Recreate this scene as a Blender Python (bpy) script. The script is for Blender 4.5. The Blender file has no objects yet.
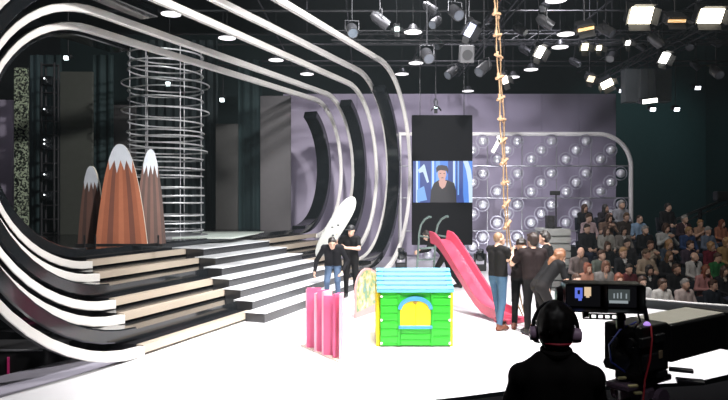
import bpy, bmesh, math, random
import numpy as np
from mathutils import Vector, Matrix
random.seed(7)
PI = math.pi
scene = bpy.context.scene
COL = scene.collection
F = 630.0; CAMZ = 2.3
def W(px, y, Y):                       # point of the place seen at a pixel at distance Y
    return Vector(((px - 364) / F * Y, Y, CAMZ - (y - 200) / F * Y))
def X(px, Y): return (px - 364) / F * Y
def Z(y, Y): return CAMZ - (y - 200) / F * Y

# ------------------------------------------------------------------ materials
MATS = {}
def mat(name, col=(.5, .5, .5), rough=.5, metal=0, emit=None, es=1.0, var=.12, nscale=6, trans=0, spec=.5, coat=0, bump=0):
    if name in MATS: return MATS[name]
    m = bpy.data.materials.new(name); m.use_nodes = True
    nt = m.node_tree; b = nt.nodes['Principled BSDF']
    b.inputs['Roughness'].default_value = rough; b.inputs['Metallic'].default_value = metal
    b.inputs['Specular IOR Level'].default_value = spec
    if coat: b.inputs['Coat Weight'].default_value = coat; b.inputs['Coat Roughness'].default_value = .08
    c = (*col, 1)
    if emit is not None:
        b.inputs['Base Color'].default_value = c
        b.inputs['Emission Color'].default_value = (*emit, 1); b.inputs['Emission Strength'].default_value = es
    else:
        tc = nt.nodes.new('ShaderNodeTexCoord'); n = nt.nodes.new('ShaderNodeTexNoise'); n.inputs['Scale'].default_value = nscale
        n.inputs['Detail'].default_value = 4
        r = nt.nodes.new('ShaderNodeMix'); r.data_type = 'RGBA'
        r.inputs['A'].default_value = (*[max(0, x * (1 - var)) for x in col], 1)
        r.inputs['B'].default_value = (*[min(1, x * (1 + var)) for x in col], 1)
        nt.links.new(tc.outputs['Object'], n.inputs['Vector']); nt.links.new(n.outputs['Fac'], r.inputs['Factor'])
        nt.links.new(r.outputs['Result'], b.inputs['Base Color'])
        if bump:
            bp = nt.nodes.new('ShaderNodeBump'); bp.inputs['Strength'].default_value = bump
            nt.links.new(n.outputs['Fac'], bp.inputs['Height']); nt.links.new(bp.outputs['Normal'], b.inputs['Normal'])
    if trans: b.inputs['Transmission Weight'].default_value = trans; b.inputs['IOR'].default_value = 1.2
    MATS[name] = m
    return m
def stripes_mat(name, c1, c2, axis, scale, rough=.6, wob=0.0):
    m = bpy.data.materials.new(name); m.use_nodes = True; nt = m.node_tree; b = nt.nodes['Principled BSDF']
    b.inputs['Roughness'].default_value = rough
    tc = nt.nodes.new('ShaderNodeTexCoord'); w = nt.nodes.new('ShaderNodeTexWave'); w.bands_direction = axis
    w.inputs['Scale'].default_value = scale; w.inputs['Distortion'].default_value = wob
    cr = nt.nodes.new('ShaderNodeValToRGB'); cr.color_ramp.elements[0].color = (*c1, 1); cr.color_ramp.elements[1].color = (*c2, 1)
    cr.color_ramp.elements[0].position = .4; cr.color_ramp.elements[1].position = .6
    nt.links.new(tc.outputs['Object'], w.inputs['Vector']); nt.links.new(w.outputs['Fac'], cr.inputs['Fac'])
    nt.links.new(cr.outputs['Color'], b.inputs['Base Color']); MATS[name] = m
    return m

M_WHITEFLOOR = mat('white_gloss_floor', (.86, .85, .86), .22, var=.02, nscale=1)
M_BLACK = mat('black_matte', (.012, .012, .013), .6)
M_BLACKG = mat('black_gloss', (.01, .012, .014), .13, coat=.4)
M_DARKTREAD = mat('dark_gloss_tread', (.018, .018, .02), .22, coat=.3)
M_ARCH = mat('arch_white', (.78, .76, .72), .4, var=.03)
M_CREAM = mat('band_cream', (.46, .39, .31), .4, var=.03)
M_STEPTOP = mat('step_white', (.82, .83, .85), .25, var=.03)
M_STEPSIDE = mat('step_grey', (.026, .026, .028), .25, coat=.2)
M_LILAC = mat('lilac_wall', (.36, .32, .41), .65, var=.06, nscale=1.2)
M_CHROME = mat('brushed_chrome', (.75, .76, .78), .22, 1)
M_STEEL = mat('grey_steel', (.38, .38, .4), .4, .7)
M_DARKMETAL = mat('dark_metal', (.05, .05, .055), .4, .5)
M_ROOM = mat('dark_room', (.022, .026, .03), .8)
M_TEALHAZE = mat('teal_haze_room', (.022, .045, .048), .8)  # teal haze of the studio air put into the wall colour
M_SKIN = mat('skin', (.62, .38, .27), .5, var=.06)
M_HAIRBLACK = mat('hair_black', (.018, .014, .013), .5, bump=.4, nscale=60)

# ------------------------------------------------------------------ mesh building
class MB:
    def __init__(s): s.bm = bmesh.new(); s.mi = 0
    def _set(s, n0):
        s.bm.faces.ensure_lookup_table()
        for f in s.bm.faces[n0:]: f.material_index = s.mi
    def mat(s, i): s.mi = i; return s
    def box(s, c, d, rot=None, bevel=0):
        n0 = len(s.bm.faces)
        tmp = bmesh.new(); bmesh.ops.create_cube(tmp, size=1)
        bmesh.ops.scale(tmp, vec=Vector(d), verts=tmp.verts)
        if bevel: bmesh.ops.bevel(tmp, geom=list(tmp.edges), offset=bevel, segments=2, affect='EDGES', profile=.5)
        M = Matrix.Translation(Vector(c)) @ (rot.to_4x4() if rot is not None else Matrix())
        s._merge(tmp, M); s._set(n0); return s
    def _merge(s, tmp, M):
        tmp.verts.index_update()
        vs = [s.bm.verts.new(M @ v.co) for v in tmp.verts]
        for f in tmp.faces:
            try: s.bm.faces.new([vs[v.index] for v in f.verts])
            except ValueError: pass
        tmp.free()
    def sphere(s, c, r, seg=16, rings=10, rot=None):
        n0 = len(s.bm.faces); tmp = bmesh.new(); bmesh.ops.create_uvsphere(tmp, u_segments=seg, v_segments=rings, radius=1)
        rr = r if hasattr(r, '__len__') else (r, r, r)
        M = Matrix.Translation(Vector(c)) @ (rot.to_4x4() if rot is not None else Matrix()) @ Matrix.Diagonal((*rr, 1))
        s._merge(tmp, M); s._set(n0); return s
    def tube(s, pts, r, seg=8, closed=False, cap=True):
        n0 = len(s.bm.faces); pts = [Vector(p) for p in pts]; n = len(pts)
        rs = r if hasattr(r, '__len__') else [r] * n
        rings = []; nrm = None
        for i, p in enumerate(pts):
            if closed: t = pts[(i + 1) % n] - pts[i - 1]
            else: t = pts[min(i + 1, n - 1)] - pts[max(i - 1, 0)]
            t.normalize()
            if nrm is None:
                nrm = t.orthogonal().normalized()
            nrm = (nrm - t * nrm.dot(t)).normalized(); b = t.cross(nrm)
            rings.append([s.bm.verts.new(p + (nrm * math.cos(a) + b * math.sin(a)) * rs[i]) for a in [2 * PI * k / seg for k in range(seg)]])
        m = n if closed else n - 1
        for i in range(m):
            A, B = rings[i], rings[(i + 1) % n]
            for k in range(seg): s.bm.faces.new((A[k], A[(k + 1) % seg], B[(k + 1) % seg], B[k]))
        if cap and not closed:
            s.bm.faces.new(rings[0][::-1]); s.bm.faces.new(rings[-1])
        s._set(n0); return s
    def cyl(s, a, b, r, seg=16, r2=None):
        return s.tube([a, b], [r, r if r2 is None else r2], seg)
    def prism(s, poly, ex, M=None):
        """poly: 3D points of a planar outline, ex: extrusion vector"""
        n0 = len(s.bm.faces); ex = Vector(ex)
        A = [s.bm.verts.new(Vector(p)) for p in poly]; B = [s.bm.verts.new(Vector(p) + ex) for p in poly]
        s.bm.faces.new(A[::-1]); s.bm.faces.new(B); n = len(A)
        for i in range(n): s.bm.faces.new((A[i], A[(i + 1) % n], B[(i + 1) % n], B[i]))
        s._set(n0); return s
    def face(s, pts):
        n0 = len(s.bm.faces); s.bm.faces.new([s.bm.verts.new(Vector(p)) for p in pts]); s._set(n0); return s
    def sweep(s, rows, closed_path=False):
        """rows: list of equal-length closed sections"""
        n0 = len(s.bm.faces); R = [[s.bm.verts.new(Vector(p)) for p in r] for r in rows]; n = len(R[0])
        m = len(R) if closed_path else len(R) - 1
        for i in range(m):
            A, B = R[i], R[(i + 1) % len(R)]
            for k in range(n): s.bm.faces.new((A[k], A[(k + 1) % n], B[(k + 1) % n], B[k]))
        if not closed_path: s.bm.faces.new(R[0][::-1]); s.bm.faces.new(R[-1])
        s._set(n0); return s
    def build(s, name, mats, parent=None, smooth=False, origin=None):
        bmesh.ops.recalc_face_normals(s.bm, faces=s.bm.faces)
        me = bpy.data.meshes.new(name)
        if parent is not None and origin is None: origin = wloc(parent)
        if origin is not None: bmesh.ops.translate(s.bm, vec=-Vector(origin), verts=s.bm.verts)
        s.bm.to_mesh(me); s.bm.free()
        for m in (mats if isinstance(mats, (list, tuple)) else [mats]): me.materials.append(m)
        if smooth:
            for p in me.polygons: p.use_smooth = True
            try: me.set_sharp_from_angle(angle=math.radians(40))
            except Exception: pass
        o = bpy.data.objects.new(name, me); COL.objects.link(o)
        if parent is not None:
            o.parent = parent; o.location = (0, 0, 0)
            if wloc(parent) != Vector(origin): o.location = Vector(origin) - wloc(parent)
        elif origin is not None: o.location = origin
        return o
def wloc(o):
    v = o.location.copy()
    while o.parent is not None: o = o.parent; v = v + o.location
    return v
def tag(o, label, cat, group=None):
    o['label'] = label; o['category'] = cat
    if group: o['group'] = group
    return o
def thing(name, label, cat, loc=(0, 0, 0), group=None):
    o = bpy.data.objects.new(name, None); COL.objects.link(o); o.location = loc; o.empty_display_size = .1
    return tag(o, label, cat, group)
def struct(o): o['kind'] = 'structure'; return o
def clone(o, loc, label, group=None):
    """copy of a thing with its parts and sub-parts"""
    c = o.copy(); COL.objects.link(c); c.location = loc; c['label'] = label
    if group: c['group'] = group
    for ch in o.children:
        d = ch.copy(); COL.objects.link(d); d.parent = c
        for g in ch.children:
            e = g.copy(); COL.objects.link(e); e.parent = d
    return c
def rz(a): return Matrix.Rotation(math.radians(a), 3, 'Z')
def rx(a): return Matrix.Rotation(math.radians(a), 3, 'X')
def ry(a): return Matrix.Rotation(math.radians(a), 3, 'Y')

# ------------------------------------------------------------------ the room
SF = -.9                                    # studio floor level, the white stage floor is z = 0
b = MB(); b.box((1, 13, SF - .05), (34, 40, .1)); struct(b.build('floor', M_ROOM))
b = MB(); b.box((1, 13, 11.1), (34, 40, .2)); struct(b.build('ceiling', M_BLACK))
b = MB(); b.box((1, 32.9, 5), (34, .2, 12)); struct(b.build('wall_back', M_TEALHAZE))
b = MB(); b.box((-15.9, 13, 5), (.2, 40, 12)); struct(b.build('wall_left', M_ROOM))
b = MB(); b.box((17.9, 13, 5), (.2, 40, 12)); struct(b.build('wall_right', M_TEALHAZE))
# lilac wall behind the set, made of vertical panels with fine joints
YL = 27.0
b = MB()
x0, x1 = X(283, YL), X(616, YL); n = 9
for i in range(n):
    a = x0 + (x1 - x0) * i / n; c = x0 + (x1 - x0) * (i + 1) / n
    b.box(((a + c) / 2, YL + .1, (SF + 6.85) / 2), (c - a - .012, .2, 6.85 - SF))
struct(b.build('wall_lilac', M_LILAC))
# white stage floor
poly = [(-5.1, 5.5), (-2.6, 6.0), (-.7, 6.75), (1.12, 7.36), (1.74, 7.6), (3.0, 7.78), (4.18, 7.96), (4.79, 8.3), (6.2, 9.0), (7.6, 10.2), (7.9, 11.4), (7.2, 12.5), (5.9, 13.45), (5.2, 14.6),
        (4.85, 15.6), (4.5, 17.5), (4.4, 20), (4.6, 25.6), (1.0, 25.6), (-1.2, 21.5), (-3.36, 9.3), (-3.6, 8.63), (-4.23, 7.32)]
b = MB().mat(0); b.prism([(x, y, SF) for x, y in poly], (0, 0, -SF))
o = b.build('stage_floor', [M_WHITEFLOOR, M_BLACKG])
for p in o.data.polygons:
    if abs(p.normal.z) < .5: p.material_index = 1
struct(o)
# glossy grey rim along the left edge of the floor
b = MB(); b.prism([(x, y, SF) for x, y in [(-5.11, 5.5), (-4.24, 7.32), (-3.61, 8.63), (-3.37, 9.3), (-3.3, 10.4), (-4.23, 9.2), (-4.78, 8.28), (-6.2, 6.3)]], (0, 0, -SF - .012))
struct(b.build('trim_1', mat('grey_gloss_rim', (.42, .40, .47), .45, coat=.2)))
# black carpeted camera platform in the foreground
b = MB(); b.prism([(x, y, SF) for x, y in [(-2.55, 5.8), (-.66, 6.6), (1.14, 7.24), (1.76, 7.46), (3.0, 7.64), (4.22, 7.83), (4.86, 8.16), (6.3, 8.86), (9, 10), (9, -1.5), (-2.5, -1.5)]], (0, 0, -SF - .004))
struct(b.build('camera_platform', mat('black_carpet', (.003, .003, .0035), .95, spec=.05, bump=.3, nscale=80)))

# ------------------------------------------------------------------ the stadium-shaped portal
U = Vector((.351, .936, 0)); NI = Vector((-.936, .351, 0)); P0 = Vector((-3.26, 9.17, 0))
def PT(t, s, z): return P0 + U * t + NI * s + Vector((0, 0, z))
RISE = .165
def stadium(tl, tr, z0, z1, w, a_from=None, segs=28, part='all'):
    """centre line of a stadium as (t, z, outward normal) from bottom-left, over the left end, top, right end, to bottom-right"""
    R = (z1 - z0) / 2; zc = (z1 + z0) / 2; tlc = tl; trc = tr - R
    pts = []
    for i in range(segs + 1):
        a = -PI / 2 - PI * i / segs
        pts.append((tlc + R * math.cos(a), zc + R * math.sin(a), math.cos(a), math.sin(a)))
    for i in range(1, 8):
        pts.append((tlc + (trc - tlc) * i / 8, zc + R, 0, 1))
    for i in range(segs + 1):
        a = PI / 2 - PI * i / segs
        pts.append((trc + R * math.cos(a), zc + R * math.sin(a), math.cos(a), math.sin(a)))
    return pts, tlc, trc, R, zc
def ring_rows(pts, s0, d, w, slim=1):
    rows = []; e = min(w, d) * .1
    for (t, z, nt_, nz) in pts:
        sec = []; kw = nz * nz + nt_ * nt_ * slim
        for (r, s) in [(0, e), (0, d - e), (-e, d), (-w + e, d), (-w, d - e), (-w, e), (-w + e, 0), (-e, 0)]:
            sec.append(PT(t + nt_ * r * kw, s0 + s, z + nz * r * kw))
        rows.append(sec)
    return rows
# name: (s, centre of left end, right end, bottom, top)
RINGS = [('outermost', 0, .1, 14.15, 0, 6.52), ('second', .8, .6, 14.05, .33, 6.3), ('third', 1.25, .9, 14.1, .495, 6.03), ('fourth', 2.2, 1.55, 14.2, .825, 5.77), ('innermost', 2.8, 2.0, 14.5, .99, 5.63)]
RISE_RIGHT = [.15, .15, .1, .14, .18]
RLAB = ['outermost and nearest white stadium-shaped arch of the stage, its foot on the white floor',
        'second white arch of the stage counted from the nearest, close in front of the third',
        'middle white arch of the stage, third of the five nested arches',
        'fourth white arch of the stage, just outside the smallest one',
        'smallest and rearmost white arch of the stage framing the dark set']
for (nm, s, tlc, tr, z0, z1), lab, dz_ in zip(RINGS, RLAB, RISE_RIGHT):
    pts, tlc, trc, R, zc = stadium(tlc, tr, z0, z1, .18)
    pts = [(t_, z_ + (dz_ * min(1, max(0, (t_ - tlc) / (trc - tlc))) * (z_ - zc) / R if z_ > zc else 0), a_, b_) for t_, z_, a_, b_ in pts]
    t = thing('stage_arch', lab, 'arch', PT(tlc, s, z0), 'nested white stage arches')
    rb_ = MB(); rb_.sweep(ring_rows(pts, s, .115, .145, .5)); nseg = len(pts) - 1
    rb_.bm.faces.ensure_lookup_table()
    for fi in range(nseg * 8):
        if fi % 8 in (0, 1, 2): rb_.bm.faces[fi].material_index = 1
    rb_.build('arch_tube', [M_ARCH, M_BLACK], t, smooth=True)
    # straight cream band closing the arch along the bottom
    bb = MB()
    sec = lambda tt: [PT(tt, s + a, z0 + c) for a, c in [(.02, .045), (.15, .045), (.15, RISE), (.02, RISE)]]
    bb.sweep([sec(tlc), sec(trc)]); bb.build('base_band', M_CREAM, t)
# black gloss ribs between the white arches
RIBS = [(.36, .42, .35, 14.0, .165, 6.4, 'black gloss rib of the stage between the outermost and the second white arch'),
        (1.66, .42, 1.2, 14.05, .66, 6.0, 'black gloss rib of the stage between the third and the fourth white arch'),
        (3.2, .5, 2.25, 14.35, 1.155, 5.7, 'innermost black gloss rib of the stage behind the smallest white arch')]
for (s, d, tlc, tr, z0, z1, lab) in RIBS:
    pts, tlc, trc, R, zc = stadium(tlc, tr, z0, z1, .165)
    left = pts[:30]
    right = [p for p in pts[-29:]][4:]
    t = thing('stage_rib', lab, 'rib', PT(tlc, s, z0), 'black ribs between the white arches')
    MB().sweep(ring_rows(left, s, d, .2)).build('left_curve', M_BLACKG, t, smooth=True)
    MB().sweep(ring_rows(right, s, d, .26)).build('right_curve', M_BLACKG, t, smooth=True)
    sec = lambda tt: [PT(tt, s + a, z0 + c) for a, c in [(.0, .0), (d, .0), (d, RISE), (0, RISE)]]
    MB().sweep([sec(tlc), sec(trc)]).build('base_band', M_BLACKG, t)
# solid body of the stage under the bands
LV = [(0.16, .1, .1), (.4, .35, .1), (.96, .6, .1), (1.41, .9, .1), (1.7, 1.2, .1), (2.36, 1.55, .1), (2.96, 2.0, .1)]
ends = [(.1, 10.5), (.4, 10.5), (.6, 10.7), (.9, 10.85), (1.2, 10.95), (1.55, 11.27), (2.0, 11.7)]
b = MB()
ss = [.17, .79, .97, 1.42, 2.09, 2.37, 2.97]
for k in range(7):
    ta, tb = ends[k]; s1 = 3.75
    zt = RISE * (k + 1) - (.004 if k not in (1, 4) else .004)
    zb = RISE * k if k else SF
    b.prism([PT(ta, ss[k], zb), PT(tb, ss[k], zb), PT(tb, s1, zb), PT(ta, s1, zb)], (0, 0, zt - zb))
struct(b.build('stage_base', M_DARKTREAD))
ZP = 1.3
b = MB(); b.prism([PT(t_, s_, SF) for t_, s_ in [(2.25, 3.74), (11.7, 3.74), (11.6, 10.2), (-1.5, 10.2), (-1.5, 5), (.5, 4.2)]], (0, 0, ZP - SF))
struct(b.build('stage_platform', M_DARKTREAD))

# ------------------------------------------------------------------ stairs
st = thing('staircase', 'seven white-topped dark steps climbing from the white floor to the stage platform', 'stairs', PT(2.93, -.39, 0))
SL = [4.9, 4.57, 4.13, 3.7, 3.45, 3.2, 2.93]; SS = [2.32, 1.78, 1.32, .86, .44, .02, -.40]
for k in range(7):      # top step first
    zt = RISE * (7 - k); s0 = SS[k]; s1 = (2.8, 2.2, 1.66, 1.25, .8, .36, .01)[k]
    sb = MB(); zb = max(0.001, zt - RISE)
    sb.prism([PT(SL[k], s0, zb), PT(8.0, s0, zb), PT(8.0, s1, zb), PT(SL[k], s1, zb)], (0, 0, zt - zb))
    so = sb.build('step', M_STEPSIDE, st)
    tb = MB(); s2 = SS[k - 1] - .005 if k else 3.19
    tb.prism([PT(SL[k] - .01, s0 - .015, zt + .006), PT(8.01, s0 - .015, zt + .006), PT(8.01, s2, zt + .006), PT(SL[k] - .01, s2, zt + .006)], (0, 0, .016))
    tb.build('tread', M_STEPTOP, so)

# ------------------------------------------------------------------ stage set inside the portal
def panel(name, px0, px1, ytop, Y, m, lab, cat, zb=ZP, th=.12, grp=None):
    b = MB(); xa, xb = X(px0, Y), X(px1, Y); zt = Z(ytop, Y)
    b.box(((xa + xb) / 2, Y, (zb + zt) / 2), (xb - xa, th, zt - zb), bevel=.01)
    return tag(b.build(name, m, origin=((xa + xb) / 2, Y, zb)), lab, cat, grp)
M_OLIVE = mat('olive_panel', (.06, .064, .054), .7)
M_GREYP = mat('grey_panel', (.05, .046, .048), .7)
M_TEALC = mat('teal_curtain', (.010, .028, .03), .8)
panel('scenery_panel', 61, 93, 72, 18.2, M_OLIVE, 'tall olive-grey scenery panel behind the left mountain peak', 'panel')
panel('scenery_panel', 112, 136, 105, 20.0, M_GREYP, 'narrow grey scenery panel just left of the ring tower', 'panel')
panel('scenery_panel', 216, 238, 124, 21.5, mat('brown_panel', (.05, .048, .046), .7), 'dim brown-grey scenery panel right of the ring tower', 'panel')
panel('scenery_panel', 260.5, 291, 96, 20.6, M_GREYP, 'wide dark grey scenery panel beside the lilac wall', 'panel')
def curtain(px0, px1, ytop, Y, m, lab):
    xa, xb = X(px0, Y), X(px1, Y); zt = Z(ytop, Y); n = max(8, int((xb - xa) / .06)); b = MB()
    rows = []
    f = [(xa + (xb - xa) * i / n, Y + .05 * math.sin(i * 1.3)) for i in range(n + 1)]
    outline = [(x, y, ZP) for x, y in f] + [(x, y + .03, ZP) for x, y in f[::-1]]
    b.prism(outline, (0, 0, zt - ZP))
    return tag(b.build('curtain', m, origin=((xa + xb) / 2, Y, ZP)), lab, 'curtain')
curtain(30, 61, 55, 19.0, M_TEALC, 'dark teal curtain behind the column of moving lights at far left')
curtain(93, 113, 55, 19.4, M_TEALC, 'dark teal curtain behind the tallest mountain peak')
curtain(136, 218, 40, 22.3, mat('black_teal_curtain', (.012, .022, .025), .8), 'black curtain behind the ring tower')
curtain(238, 262, 60, 22.0, M_TEALC, 'narrow dark teal curtain left of the wide grey panel')
panel('scenery_panel', -10, 13, 100, 20.2, M_LILAC, 'lilac scenery panel at the far left end of the stage', 'panel')
# glittering strip
m = bpy.data.materials.new('glitter'); m.use_nodes = True; nt = m.node_tree; bs = nt.nodes['Principled BSDF']
tc = nt.nodes.new('ShaderNodeTexCoord'); v = nt.nodes.new('ShaderNodeTexVoronoi'); v.inputs['Scale'].default_value = 24
cr = nt.nodes.new('ShaderNodeValToRGB'); cr.color_ramp.elements[0].position = .42; cr.color_ramp.elements[0].color = (.01, .014, .012, 1)
cr.color_ramp.elements[1].position = .75; cr.color_ramp.elements[1].color = (.5, .58, .42, 1)
sp = nt.nodes.new('ShaderNodeSeparateColor')
nt.links.new(tc.outputs['Object'], v.inputs['Vector']); nt.links.new(v.outputs['Color'], sp.inputs['Color']); nt.links.new(sp.outputs['Red'], cr.inputs['Fac'])
nt.links.new(cr.outputs['Color'], bs.inputs['Base Color']); bs.inputs['Roughness'].default_value = .3; MATS['glitter'] = m
panel('glitter_panel', 15, 28, 68, 17.6, m, 'narrow glittering green-white strip panel at the left of the stage', 'panel')
# column of moving lights
Yc = 18.0; t = thing('light_tower', 'black tower of small moving lights left of the olive panel', 'light tower', (X(50, Yc), Yc, ZP))
b = MB()
for dx in (-.18, .18):
    for dy in (-.12, .12): b.cyl((X(50, Yc) + dx, Yc + dy, ZP), (X(50, Yc) + dx, Yc + dy, 6.2), .03, 8)
for z in np.arange(1.35, 6.2, .4):
    b.box((X(50, Yc), Yc, z), (.4, .28, .03))
b.build('tower_frame', M_DARKMETAL, t)
M_WARMDOT = mat('lamp_dot', emit=(.9, .95, 1), es=3)
for y in (82, 112, 142, 146, 176, 196):
    z = Z(y, Yc); b = MB(); b.box((X(50, Yc), Yc - .1, z), (.3, .25, .28), bevel=.05); b.sphere((X(50, Yc), Yc - .24, z), .13, 12, 8)
    h = b.build('light_head', M_BLACKG, t, smooth=True)
    b = MB(); b.sphere((X(51, Yc), Yc - .38, z + .03), .022, 8, 6); b.build('lens', M_WARMDOT, h)

# ring tower: chrome hoops on upright posts
Yr = 17.3; cx = X(166, Yr)
t = thing('ring_tower', 'tall chrome tower of stacked hoops standing behind the mountain cut-outs', 'set piece', (cx, Yr, ZP))
hoops = [(48, 36, 0), (58, 36, 0), (66, 36, 3), (77, 42, 0), (85, 36, -2), (95, 36, 0), (106, 42, 0), (119, 36, 1), (129, 37, 0), (135, 36, -2), (142, 36, 1), (148, 40, 0), (157, 36, 0), (167, 37, 1), (175, 36, 0), (187, 36, 0), (196, 37, -1), (203, 36, 0), (216, 36, 0), (224, 37, 0), (232, 36, 0)]
for (y, rp, tilt) in hoops:
    r = rp / F * Yr; z = Z(y, Yr - r)
    b = MB(); b.tube([Vector((cx, Yr, z)) + ry(tilt) @ Vector((r * math.cos(a), r * math.sin(a), 0)) for a in [2 * PI * i / 48 for i in range(48)]], .022, 6, closed=True)
    b.build('hoop', mat('hoop_grey', (.5, .5, .51), .35, .3), t, smooth=True)
for a in (15, 75, 140, 200, 255, 310):
    a = math.radians(a); r = 34 / F * Yr
    b = MB(); b.cyl((cx + r * math.cos(a), Yr + r * math.sin(a), ZP), (cx + r * math.cos(a), Yr + r * math.sin(a), 6.4), .018, 8); b.build('post', M_STEEL, t)
b = MB(); b.cyl((cx, Yr, ZP), (cx, Yr, ZP + .05), 1.12, 40); b.build('base_plate', M_STEEL, t)
b = MB(); pl = [W(172, 239, 16.2), W(232, 238.5, 16.2), W(264, 233, 19.2), W(196, 233, 19.2)]  # thin slab standing in for the greenish pool of light on the platform
pl = [Vector((p.x, p.y, ZP)) for p in pl]; b.prism(pl, (0, 0, .04)); tag(b.build('stage_lit_patch', mat('pale_green_light', (.62, .68, .62), .35), origin=pl[0]), 'pale lit patch of the platform in front of the ring tower at the head of the stairs', 'lit patch')

# mountain cut-outs
t = thing('mountain_cutout', 'brown three-peaked mountain cut-out with white snow caps on the stage platform', 'stage prop', (X(120, 14), 14.0, ZP))
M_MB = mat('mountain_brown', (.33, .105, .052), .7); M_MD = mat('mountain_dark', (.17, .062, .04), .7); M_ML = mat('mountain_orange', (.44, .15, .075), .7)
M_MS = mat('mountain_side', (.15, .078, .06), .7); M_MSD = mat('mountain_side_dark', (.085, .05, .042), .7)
M_SNOW = mat('snow_paint', (.62, .66, .72), .7); M_EDGE = mat('cutout_lit_edge', (.6, .58, .5), .6)  # whitish lit thickness of the boards put into the edge colour
def peak(pxl, pxr, pxtop, ytop, Yl, Yr_, mats, ns, capf):
    Pl = Vector((X(pxl, Yl), Yl, ZP)); Pr = Vector((X(pxr, Yr_), Yr_, ZP)); Hh = Z(ytop, (Yl + Yr_) / 2) - ZP
    e = Pr - Pl; L = e.length; e.normalize(); nrm = Vector((e.y, -e.x, 0))      # towards the viewer
    cf = (pxtop - pxl) / (pxr - pxl)
    def prof(f):       # height of outline at fraction f of width
        if f < cf: u = (cf - f) / cf
        else: u = (f - cf) / (1 - cf)
        return Hh * max(0, 1 - u ** 2.3) 
    N = 60
    fr = [i / N for i in range(N + 1)]
    out = [(f, prof(f)) for f in fr]
    pt = lambda f, z, o=0: Pl + e * (L * f) + Vector((0, 0, z)) + nrm * o
    b = MB(); poly = [pt(0, 0)] + [pt(f, z) for f, z in out[1:-1]] + [pt(1, 0)]
    b.prism(poly, -nrm * .07); board = b.build('peak_board', M_EDGE, t)
    # painted tapering stripes: lines converge towards the top
    b = MB()
    def X_at(g, z):     # stripe line g in 0..1 at height z, inside the outline
        u = z / Hh; r = (1 - u) ** (1 / 2.3) if u < 1 else 0
        l = cf - cf * r; rr = cf + (1 - cf) * r
        return l + (rr - l) * g
    zc = Hh * capf; zs = [Hh * capf * j / 10 for j in range(11)]
    for i in range(ns):
        b.mat(i % len(mats))
        for j in range(10):
            b.face([pt(X_at(i / ns, zs[j]), zs[j], .003), pt(X_at((i + 1) / ns, zs[j]), zs[j], .003), pt(X_at((i + 1) / ns, zs[j + 1]), zs[j + 1], .003), pt(X_at(i / ns, zs[j + 1]), zs[j + 1], .003)])
    b.build('painted_stripes', mats, board)
    b = MB(); tops = [out_ for out_ in out if out_[1] > zc]
    zz = [zc + (Hh * .999 - zc) * j / 12 for j in range(13)]
    for j in range(12):
        b.face([pt(X_at(0, zz[j]), zz[j], .006), pt(X_at(1, zz[j]), zz[j], .006), pt(X_at(1, zz[j + 1]), zz[j + 1], .006), pt(X_at(0, zz[j + 1]), zz[j + 1], .006)])
    nt_ = 4
    for i in range(nt_):
        a, c = i / nt_, (i + 1) / nt_; dz = Hh * (.13 if i % 2 else .10)
        b.face([pt(X_at(a, zc), zc, .006), pt(X_at((a + c) / 2, zc - dz), zc - dz, .006), pt(X_at(c, zc), zc, .006)])
    b.build('snow_cap', M_SNOW, board)
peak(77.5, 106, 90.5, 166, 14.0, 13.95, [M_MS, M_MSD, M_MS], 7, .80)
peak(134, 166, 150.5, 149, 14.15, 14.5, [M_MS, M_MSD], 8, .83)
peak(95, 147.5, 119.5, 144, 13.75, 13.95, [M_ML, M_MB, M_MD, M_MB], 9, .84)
b = MB()
for px in (84, 95, 158): b.box((X(px, 13.6), 13.62, ZP + .12), (.03, .03, .24))
b.box((X(120, 13.7), 13.66, ZP + .025), (1.9, .06, .05))
b.build('support_foot', M_BLACK, t)

# ------------------------------------------------------------------ bubble wall
Yb = 24.0; fx0, fx1 = X(400, Yb), X(631, Yb); fz = Z(134, Yb)
t = thing('bubble_wall', 'large lilac wall frame set with silver bubbles behind the slide', 'set wall', ((fx0 + fx1) / 2, Yb, 0))
R = 1.25; path = [Vector((fx0, Yb, fz))] + [Vector((fx1 - R + R * math.sin(a), Yb, fz - R + R * math.cos(a))) for a in [PI / 2 * i / 12 for i in range(13)]] + [Vector((fx1, Yb, SF + .01))]
MB().tube([Vector((fx0, Yb, SF + .01))] + path, .085, 10).build('frame', M_ARCH, t, smooth=True)
b = MB()
for y in (166, 198, 231): b.cyl((fx0, Yb, Z(y, Yb)), (fx1, Yb, Z(y, Yb)), .03, 8)
for px in (418.5, 453, 487.5, 522, 556.5, 591): b.cyl((X(px, Yb), Yb, SF + .01), (X(px, Yb), Yb, fz - .03), .022, 8)
b.build('grid_bars', M_STEEL, t)
M_BUB = mat('bubble_silver', (.8, .81, .84), .18, .5, var=.03)
M_DOME = mat('bubble_ring', (.42, .41, .47), .3, .2)
cols = [462, 496.5, 530.5, 565, 599.5, 427.5]
for r_i, yb in enumerate((159.5, 191.5, 222.5, 255)):
    for cpx in cols:
        for k in range(3):
            px = cpx + 10 * k; y = yb - 9 * k
            if px > 622 or (px > 612 and y < 146): continue
            c = Vector((X(px, Yb), Yb - .12, Z(y, Yb)))
            b = MB(); b.sphere(c, .165, 20, 12)
            bb = b.build('bubble', M_BUB, t, smooth=True)
            b = MB(); b.tube([c + Vector((.25 * math.cos(a), .04, .25 * math.sin(a))) for a in [2 * PI * i / 24 for i in range(24)]], .018, 6, closed=True)
            b.cyl(c, c + Vector((0, .15, 0)), .03, 6)
            b.build('bubble_ring', M_DOME, bb, smooth=True)

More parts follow.
